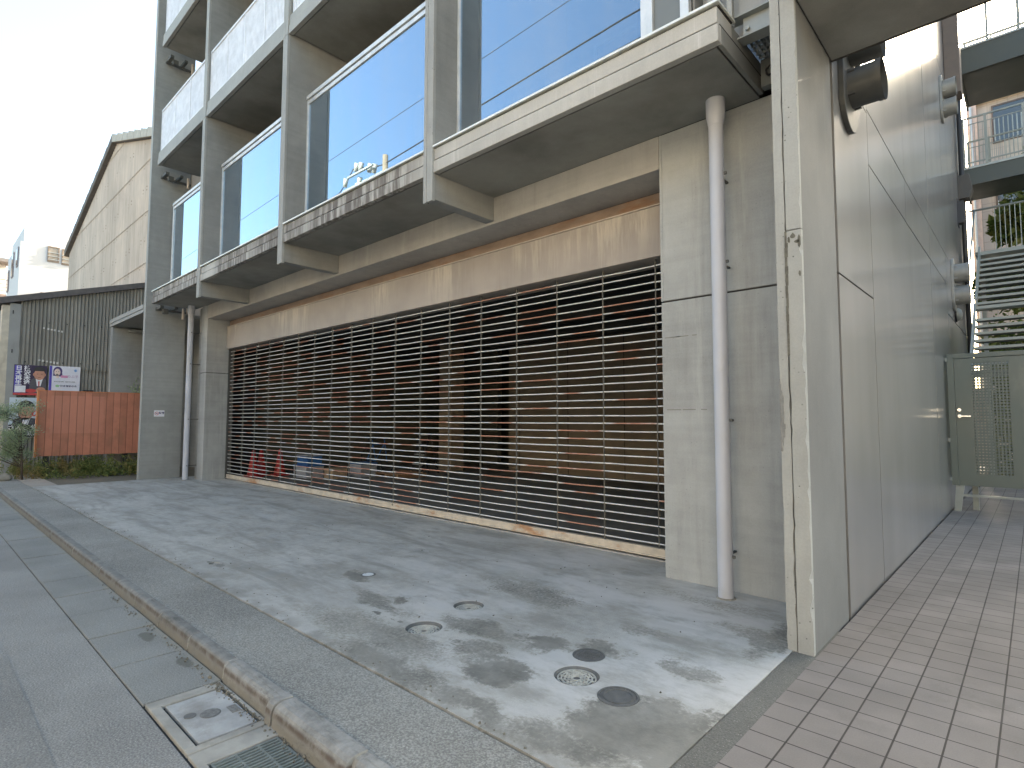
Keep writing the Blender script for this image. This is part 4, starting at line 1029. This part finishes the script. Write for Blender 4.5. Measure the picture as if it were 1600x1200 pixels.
text('のぶ子', .09, (lx(2), 3.34, 2.75), XD, YD, plain('printed_mauve', (.45, .28, .42), .5), t)
text('身を切る改革、実行する改革。', .038, (lx(2), 3.17, 2.59), XD, YD, M['hair'], t)
m = MB(); disc(m, 2.99, 2.465, .045, .035, 2); flat(m, [(3.0, 2.43), (3.05, 2.50), (3.06, 2.50), (3.02, 2.43)], 3); m.build('logo', M['greenp'], t)
text('日本維新の会', .066, (lx(2), 3.25, 2.465), XD, YD, M['signblue'], t, bold=.001)
flat(MB(), [(2.86, 2.295), (3.51, 2.295), (3.51, 2.318), (2.86, 2.318)], 2).build('strip', M['orangep'], t)
t = poster(1.96, 2.86, .98, 2.10, 'pale election poster of a man with black lettering at the foot, half behind the shrub', (.58, .66, .72))
m = MB(); disc(m, 2.32, 1.72, .18, .25, 2); m.build('face', M['skin'], t)
m = MB(); disc(m, 2.32, 1.82, .20, .20, 3, 20, .15, math.pi); flat(m, [(2.12, 1.70), (2.15, 1.86), (2.19, 1.86), (2.16, 1.70)], 3); m.build('hair', M['hair'], t)
m = MB(); flat(m, [(2.02, 1.34), (2.10, 1.50), (2.22, 1.54), (2.42, 1.54), (2.66, 1.48), (2.74, 1.34)], 1); m.build('suit', M['suit'], t)
flat(MB(), [(2.26, 1.34), (2.24, 1.53), (2.42, 1.53), (2.38, 1.34)], 2).build('shirt', M['ink_w'], t)
m = MB(); disc(m, 2.26, 1.74, .025, .009, 4); disc(m, 2.39, 1.74, .025, .009, 4); disc(m, 2.33, 1.60, .05, .009, 4); m.build('facial_feature', plain('printed_brown_line', (.12, .05, .04), .5), t)
text('の', .24, (lx(5), 2.56, 1.64), XD, YD, M['red'], t, bold=.004)
flat(MB(), [(1.965, .99), (2.855, .99), (2.855, 1.34), (1.965, 1.34)], 3).build('band', M['hair'], t)
text('さん、党大', .165, (lx(5), 2.36, 1.245), XD, YD, M['ink_w'], t, bold=.003)
text('政治改革', .13, (lx(5), 2.62, 1.08), XD, YD, M['ink_w'], t, bold=.002)
# gabled beige warehouse
W = thing('gabled_warehouse', (-30.25, 8, 0), 'tall beige corrugated warehouse with a dark gable roof behind the shed', 'warehouse')
def roofz(x): return 14.05 - abs(x + 30.25) * .305
m = MB(); n = int(20.3 / .20 * 4); pv = None
for k in range(n + 1):
    x = -40.4 + 20.3 * k / n; yy = 6.0 + .014 * math.sin(2 * math.pi * x / .20); p = ((x, yy, -.2), (x, yy, roofz(x)))
    if pv: m.quad(pv[0], p[0], p[1], pv[1])
    pv = p
m.sm = [True] * len(m.f); m.build('wall_sheet', M['gable'], W)
m = MB()
for k in range(5):
    z = 5.42 + k * 2.04
    half = min(10.1, max(0, (14.05 - z) / .305))
    if half > .3: m.extrude([(-30.25 - half, 5.975, z), (-30.25 - half, 5.965, z + .010), (-30.25 - half, 5.99, z + .02)], (2 * half, 0, 0))
m.build('sheet_lap', plain('sheet_lap_edge', (.44, .37, .30), .9), W)
for sg in (-1, 1):
    xe = -30.25 + sg * 10.5
    MB().extrude([(-30.25, 5.86, 14.08), (xe, 5.86, roofz(xe) + .03), (xe, 5.86, roofz(xe) + .30), (-30.25, 5.86, 14.38)], (0, 14.8, 0)).build('roof', M['roofd'], W)
    v = MB(); nn = 11
    for k in range(nn):
        xa = -30.25 + sg * (10.5 * k / nn); xb = -30.25 + sg * (10.5 * (k + 1) / nn - .05)
        v.extrude([(xa, 5.80, roofz(xa) + .02), (xb, 5.80, roofz(xb) + .02), (xb, 5.80, roofz(xb) + .33), (xa, 5.80, roofz(xa) + .40)], (0, .05, 0))
    v.build('verge_board', plain('verge_board_paint', (.13, .115, .10), .85) if sg < 0 else plain('pale_verge_sheet', (.42, .39, .33), .85), W)
MB().box(-40.3, -20.2, 6.1, 20, -.2, 10.8).build('wall', M['gable'], W)
# white house far left
V = thing('white_house', (-48, 7, 0), 'white rendered house with slatted windows beyond the warehouse', 'house')
MB().box(-51, -45, 4.30, 16, -.2, 12.35).build('wall', M['white'], V)
MB().extrude([(-45.05, 4.45, 12.36), (-45.05, 8.2, 12.36), (-45.05, 6.6, 13.3), (-45.05, 4.45, 13.3)], (-5.8, 0, 0)).build('roof', M['white'], V)
def whouse_win(y0, y1, z0, z1, slats):
    f = MB().box(-45.0, -44.95, y0, y1, z1 - .06, z1).box(-45, -44.95, y0, y1, z0, z0 + .06).box(-45, -44.95, y0, y0 + .05, z0 + .06, z1 - .06).box(-45, -44.95, y1 - .06, y1, z0 + .06, z1 - .06).build('window', plain('old_sash_frame', (.22, .17, .13), .6), V)
    MB().box(-45.0, -44.985, y0 + .05, y1 - .06, z0 + .06, z1 - .06).build('pane', plain('curtained_glass', (.36, .31, .25), .4), f)
    if slats:
        q = MB()
        for k in range(3): q.box(-44.94, -44.91, y0, y1, z0 + .12 + k * .22, z0 + .16 + k * .22)
        q.build('window_bar', M['galv'], f)
whouse_win(5.60, 6.18, 11.36, 12.34, True); whouse_win(6.30, 6.95, 11.3, 12.3, True); whouse_win(5.35, 6.0, 8.75, 9.36, False); whouse_win(6.05, 6.9, 8.75, 9.36, False)
for x0, x1, z0, z1 in ((-46.2, -45.5, 10.9, 12.1), (-48.4, -47.6, 10.6, 12.2), (-50.6, -49.8, 10.0, 11.4)):
    f = MB().box(x0, x1, 4.24, 4.31, z0, z1).build('window', plain('grey_sash', (.28, .24, .24), .5), V)
    MB().box(x0 + .08, x1 - .08, 4.23, 4.24, z0 + .08, z1 - .08).build('pane', M['darkglass'], f)
MB().cyl((-47, 4.6, 12.3), (-47, 4.6, 14.2), .02, .02, 6).cyl((-47.3, 4.6, 14.0), (-46.7, 4.6, 14.0), .015, .015, 6).build('antenna', M['galv'], V)
b_ = thing('balcony_house', (-60, 3.5, 0), 'pale house with a brown balcony at the far left edge', 'house')
MB().box(-75, -55.6, 1.0, 4.6, -.2, 12.9).build('wall', plain('offwhite_wall', (.68, .64, .60), .8), b_)
MB().box(-55.6, -54.4, 2.0, 4.95, 10.1, 10.5).build('balcony', M['brownw'], b_)
r = MB().box(-54.45, -54.4, 2.0, 4.95, 11.55, 11.6)
for k in range(8): r.box(-54.45, -54.41, 2.0 + k * .42, 2.03 + k * .42, 10.5, 11.55)
for k in range(3): r.box(-54.45, -54.42, 2.0, 4.95, 10.75 + k * .25, 10.78 + k * .25)
r.build('railing', M['brownw'], b_)
MB().box(-55.9, -54.4, 1.0, 4.9, 12.9, 13.15).build('roof', plain('grey_tile_roof', (.25, .22, .2), .8), b_)
# shrub, boulder, weeds
t = thing('shrub', (-18.5, 1.95, 0), 'feathery grey green shrub at the left edge in front of the posters', 'shrub')
st = MB().cyl((-18.5, 2.05, -.05), (-18.5, 2.0, .9), .025, .015, 8); cl = []
for k in range(34):
    a = rnd.uniform(0, 6.28); rr = rnd.uniform(.05, .62); zz = rnd.uniform(.55, 1.75) if rr < .4 else rnd.uniform(.6, 1.35)
    e = (-18.5 + rr * .7 * math.cos(a), 1.72 + rr * math.sin(a) * .85, zz); st.cyl((-18.5, 2.0, max(.3, zz - rr)), e, .010, .004, 5); cl.append(e)
for k in range(4): e = (-18.5 + rnd.uniform(-.2, .2), 1.75 + k * .16, 1.7 + .12 * (k % 2)); st.cyl((-18.5, 1.95, 1.0), e, .008, .003, 5); cl.append(e)
st.build('stem', M['bark'], t)
pts = []
for c in cl:
    for k in range(190):
        d = Vector((rnd.gauss(0, .10), rnd.gauss(0, .10), rnd.gauss(0, .075))); pts.append((c[0] + d.x, c[1] + d.y, c[2] + d.z))
leaves(MB(), pts, .055, .3).build('foliage', M['leaf_shrub'], t)
bm = bmesh.new(); bmesh.ops.create_icosphere(bm, subdivisions=3, radius=1)
for v in bm.verts: v.co *= 1 + .18 * math.sin(3 * v.co.x + 1) * math.cos(4 * v.co.y) + rnd.uniform(-.03, .03); v.co = Vector((v.co.x * .15, v.co.y * .17, v.co.z * .10))
me = bpy.data.meshes.new('boulder'); bm.to_mesh(me); bm.free(); me.materials.append(M['stone'])
for p in me.polygons: p.use_smooth = True
o = bpy.data.objects.new('boulder', me); COL.objects.link(o); o.location = (-18.5, 1.72, .06); tag(o, 'pale boulder at the foot of the shrub at the left edge', 'rock')
m = MB(); pts = []; st = MB()
clumps = [(rnd.uniform(-20.4, -17.9), rnd.uniform(1.9, 5.0), rnd.uniform(.16, .55)) for k in range(62)]
for cx, cy, ch in clumps:
    if cy < 2.5 and cx > -18.4: cx -= .6
    for k in range(rnd.randint(6, 11)):
        x, y = cx + rnd.gauss(0, .11), cy + rnd.gauss(0, .12); h = ch * rnd.uniform(.5, 1.15); lean = (rnd.gauss(0, .08), rnd.gauss(0, .08))
        st.cyl((x, y, -.02), (x + lean[0], y + lean[1], h), .004, .002, 4)
        for q in range(rnd.randint(12, 22)):
            f = rnd.random() ** .6; pts.append((x + lean[0] * f + rnd.gauss(0, .04), y + lean[1] * f + rnd.gauss(0, .04), max(.01, h * f + rnd.gauss(0, .02))))
for k in range(900):
    pts.append((rnd.uniform(-20.6, -17.95), rnd.uniform(2.4, 5.2), rnd.uniform(.0, .06)))
leaves(m, pts, .064, .5, .8)
m.v_off = len(m.v)
o = m.build('weeds', M['leaf_weed']); stuff(o)
o2 = st.build('stem', M['leaf_weed'], o)
# sapling poking up behind the hoarding
t = thing('sapling', (-19.45, 4.75, 0), 'thin sapling poking above the orange hoarding beside the left end wall', 'plant')
MB().cyl((-19.45, 4.72, 0), (-19.45, 4.72, 2.3), .015, .008, 6).build('stem', M['bark'], t)
leaves(MB(), [(-19.45 + rnd.gauss(0, .12), 4.72 + rnd.gauss(0, .15), 2.4 + rnd.gauss(0, .14)) for k in range(160)], .09, .4).build('foliage', M['leaf_shrub'], t)

# ================================================================== INSIDE THE GARAGE
def cone(loc, label):
    t = thing('traffic_cone', (0, 0, 0), label, 'traffic cone', 'red traffic cones inside the garage')
    MB().lathe([(.16, .03), (.10, .32), (.035, .70), (.0, .705)], (0, 0, 0), 20).build('cone_body', M['cone'], t)
    MB().box(-.19, .19, -.19, .19, 0, .03).build('base', M['cone'], t, bevel=.01)
    t.location = loc; return t
c0 = cone((-14.95, 6.22, 0), 'red traffic cone nearest the grille, in the middle of the three')
copy_tree(c0, (-15.25, 6.55, 0), label='red traffic cone at the left, half hidden behind the nearest one')
copy_tree(c0, (-15.0, 6.95, 0), label='red traffic cone standing farther back on the right of the three')
def crate(loc, s, mat, label, lid=None):
    t = thing('storage_crate', (0, 0, 0), label, 'crate')
    w, d, h = s
    m = MB().box(-w, w, -d, -d + .02, 0, h).box(-w, w, d - .02, d, 0, h).box(-w, -w + .02, -d + .02, d - .02, 0, h).box(w - .02, w, -d + .02, d - .02, 0, h).box(-w + .02, w - .02, -d + .02, d - .02, 0, .02)
    m.build('tub', mat, t, bevel=.006); MB().box(-w - .015, w + .015, -d - .015, d + .015, h, h + .03).build('rim' if lid is None else 'lid', lid or mat, t, bevel=.006)
    t.location = loc; return t
crate((-13.9, 7.2, 0), (.34, .24, .30), M['greyp'], 'grey lidded crate on the garage floor right of the cones', M['bluep'])
crate((-13.95, 7.25, .332), (.28, .2, .22), M['bluep'], 'blue crate stacked on the grey lidded crate', M['greyp'])
crate((-13.1, 8.3, 0), (.3, .24, .34), M['greyp'], 'pale tub with a blue lid standing alone deeper in the garage', M['bluep'])
crate((-13.25, 7.6, 0), (.22, .2, .22), M['card'], 'small brown carton on the garage floor between the crates', M['card'])
t = thing('stepladder', (-12.6, 9.9, 0), 'dark folded stepladder standing by the inner pillar', 'stepladder')
l = MB()
for x_ in (-12.85, -12.4): l.tube([(x_, 9.7, 0), (x_ + .03, 9.95, 1.15)], .018, 8).tube([(x_, 10.3, 0), (x_ + .03, 9.97, 1.15)], .018, 8)
l.build('rail', M['black'], t)
l = MB()
for k in range(4): l.box(-12.84, -12.4, 9.72 + k * .06, 9.80 + k * .06, .25 + k * .27, .275 + k * .27)
l.build('step', M['galv'], t)
t = thing('bicycle', (-13.6, 9.2, 0), 'dark bicycle parked in the dim middle of the garage', 'bicycle')
for yy, xx in ((9.2, -13.3), (9.2, -14.3)):
    w_ = MB()
    for a in range(24):
        a0, a1 = a * .2618, (a + 1) * .2618; w_.cyl((xx + .31 * math.cos(a0), yy, .33 + .31 * math.sin(a0)), (xx + .31 * math.cos(a1), yy, .33 + .31 * math.sin(a1)), .018, .018, 6, False)
    for a in range(8): w_.cyl((xx, yy, .33), (xx + .3 * math.cos(a * .785), yy, .33 + .3 * math.sin(a * .785)), .003, .003, 4, False)
    w_.build('wheel', M['black'], t)
MB().tube([(-14.3, 9.2, .33), (-14.0, 9.2, .78), (-13.45, 9.2, .82), (-13.85, 9.2, .33), (-14.3, 9.2, .33)], .016, 8).tube([(-13.3, 9.2, .33), (-13.45, 9.2, .98)], .016, 8).tube([(-13.85, 9.2, .33), (-14.05, 9.2, .92)], .014, 8).build('bike_frame', M['bluep'], t)
MB().tube([(-13.5, 8.93, 1.0), (-13.45, 9.2, .98), (-13.5, 9.47, 1.0)], .012, 8).build('handlebar', M['chrome'], t)
MB().box(-14.18, -13.93, 9.13, 9.27, .92, .97).build('saddle', M['black'], t, bevel=.02)
t = thing('wooden_pallet', (-12.3, 8.9, 0), 'brown timber pallet lying on the garage floor before the pillar', 'pallet')
m = MB()
for k in range(5): m.box(-12.9, -11.8, 8.5 + k * .2, 8.6 + k * .2, .10, .12)
m.build('deck_board', M['wood'], t)
m = MB()
for k in range(3): m.box(-12.9 + k * .5, -12.8 + k * .5, 8.5, 9.4, 0, .10)
m.build('bearer', M['wood'], t)

# ================================================================== ACROSS THE STREET (pole mirrored in the glass, house unseen and added for its bounce light)
t = thing('utility_pole', (-21.9, -6.0, -.1), 'tall tan utility pole across the street, mirrored in the balcony glass', 'utility pole')
MB().cyl((-21.9, -6, -.2), (-21.9, -6, 13.9), .19, .13, 16).build('pole', M['poleconc'], t)
MB().box(-25.6, -21.7, -6.06, -5.94, 13.1, 13.2).box(-24.6, -22.4, -5.7, -5.6, 13.45, 13.53).build('cross_arm', M['galv'], t)
m = MB()
for x_, z_ in ((-25.3, 13.5), (-24.3, 14.0), (-23.9, 13.9), (-23.1, 13.6), (-22.7, 13.45), (-24.0, 13.2)): m.cyl((x_, -5.9, z_ - .2), (x_ + .12, -5.9, z_ + .2), .10, .13, 10)
m.build('insulator', M['porc'], t)
MB().cyl((-23.9, -6, 12.0), (-23.9, -6, 13.05), .33, .33, 18).build('transformer', M['porc'], t)
m = MB()
m.tube([(-60, -6, 11.6), (-26, -6, 13.2), (-25.3, -6, 13.6)], .025, 6).tube([(-25.2, -6, 13.7), (-24.7, -6, 14.1), (-24.1, -6, 14.1), (-23.5, -6, 13.7), (-22, -6, 13.5), (-9, -6, 14.1), (12, -6, 14.4)], .028, 6)
m.tube([(-60, -6, 11.0), (-23, -6, 12.9), (-9, -6, 13.2), (12, -6, 13.6)], .016, 6).tube([(-60, -5.2, 13.4), (-9, -5.2, 15.1), (12, -5.2, 15.6)], .012, 6)
m.build('cable', M['wire'], t)

O = thing('bounce_terrace', (-8, -12, 0), 'unseen cream terraced house added across the street to bounce warm light', 'house')  # out of view, added so its sunlit wall warms the facade
MB().box(-30, 22, -16, -9.5, -.3, 9.2).build('wall', plain('bounce_wall_render', (.42, .40, .36), .85, 0, .08, 1.5), O)
MB().box(-30.3, 22.3, -16.3, -9.2, 9.2, 9.45).build('roof', M['roofd'], O)
for k in range(11):
    for z in (1.0, 4.6):
        xx = -28 + k * 4.3; f = MB().box(xx, xx + 1.7, -9.5, -9.44, z, z + 1.4).build('window', M['alu'], O)
        MB().box(xx + .06, xx + 1.64, -9.44, -9.43, z + .06, z + 1.34).build('pane', M['darkglass'], f)

# ================================================================== LIGHT, SKY, CAMERA
AZ, EL = R(-5.2), R(27.5)
w = bpy.data.worlds.new('World'); S.world = w; w.use_nodes = True
sk = w.node_tree.nodes.new('ShaderNodeTexSky'); sk.sky_type = 'NISHITA'; sk.sun_disc = False
sk.sun_elevation = EL; sk.sun_rotation = -AZ; sk.air_density = 1.0; sk.dust_density = 3.5; sk.ozone_density = .6
bg = w.node_tree.nodes['Background']; wb = w.node_tree.nodes.new('ShaderNodeVectorMath'); wb.operation = 'MULTIPLY'; wb.inputs[1].default_value = (1.0, .995, .895)
w.node_tree.links.new(sk.outputs[0], wb.inputs[0]); w.node_tree.links.new(wb.outputs[0], bg.inputs[0]); bg.inputs[1].default_value = .125
sun = bpy.data.lights.new('sun', 'SUN'); sun.energy = 4.0; sun.angle = R(.5); sun.color = (1, .86, .68)
so = bpy.data.objects.new('sun', sun); COL.objects.link(so)
sd = Vector((-math.sin(AZ) * math.cos(EL), math.cos(AZ) * math.cos(EL), math.sin(EL)))
so.rotation_euler = sd.to_track_quat('Z', 'Y').to_euler(); so.location = (0, 0, 40)
cam = bpy.data.cameras.new('camera'); cob = bpy.data.objects.new('camera', cam); COL.objects.link(cob); S.camera = cob
yaw, pit, rol = R(-42.90497), R(3.64193), R(.10988)
fw = Vector((math.sin(yaw) * math.cos(pit), math.cos(yaw) * math.cos(pit), math.sin(pit))); rt = Vector((math.cos(yaw), -math.sin(yaw), 0)); up = rt.cross(fw)
r2 = rt * math.cos(rol) + up * math.sin(rol); u2 = up * math.cos(rol) - rt * math.sin(rol)
mw = Matrix((r2, u2, -fw)).transposed().to_4x4(); mw.translation = Vector((0, 0, 1.5)); cob.matrix_world = mw
cam.sensor_width = 36; cam.lens = 36 * 879.8176 / 1600; cam.clip_end = 2000; cam.clip_start = .05
S.view_settings.view_transform = 'Standard'; S.view_settings.look = 'None'; S.view_settings.exposure = 2.62; S.view_settings.gamma = 1
S.render.engine = 'CYCLES'; S.cycles.max_bounces = 10; S.cycles.diffuse_bounces = 5; S.cycles.caustics_reflective = False; S.cycles.use_denoising = True; S.cycles.denoising_prefilter = 'ACCURATE'
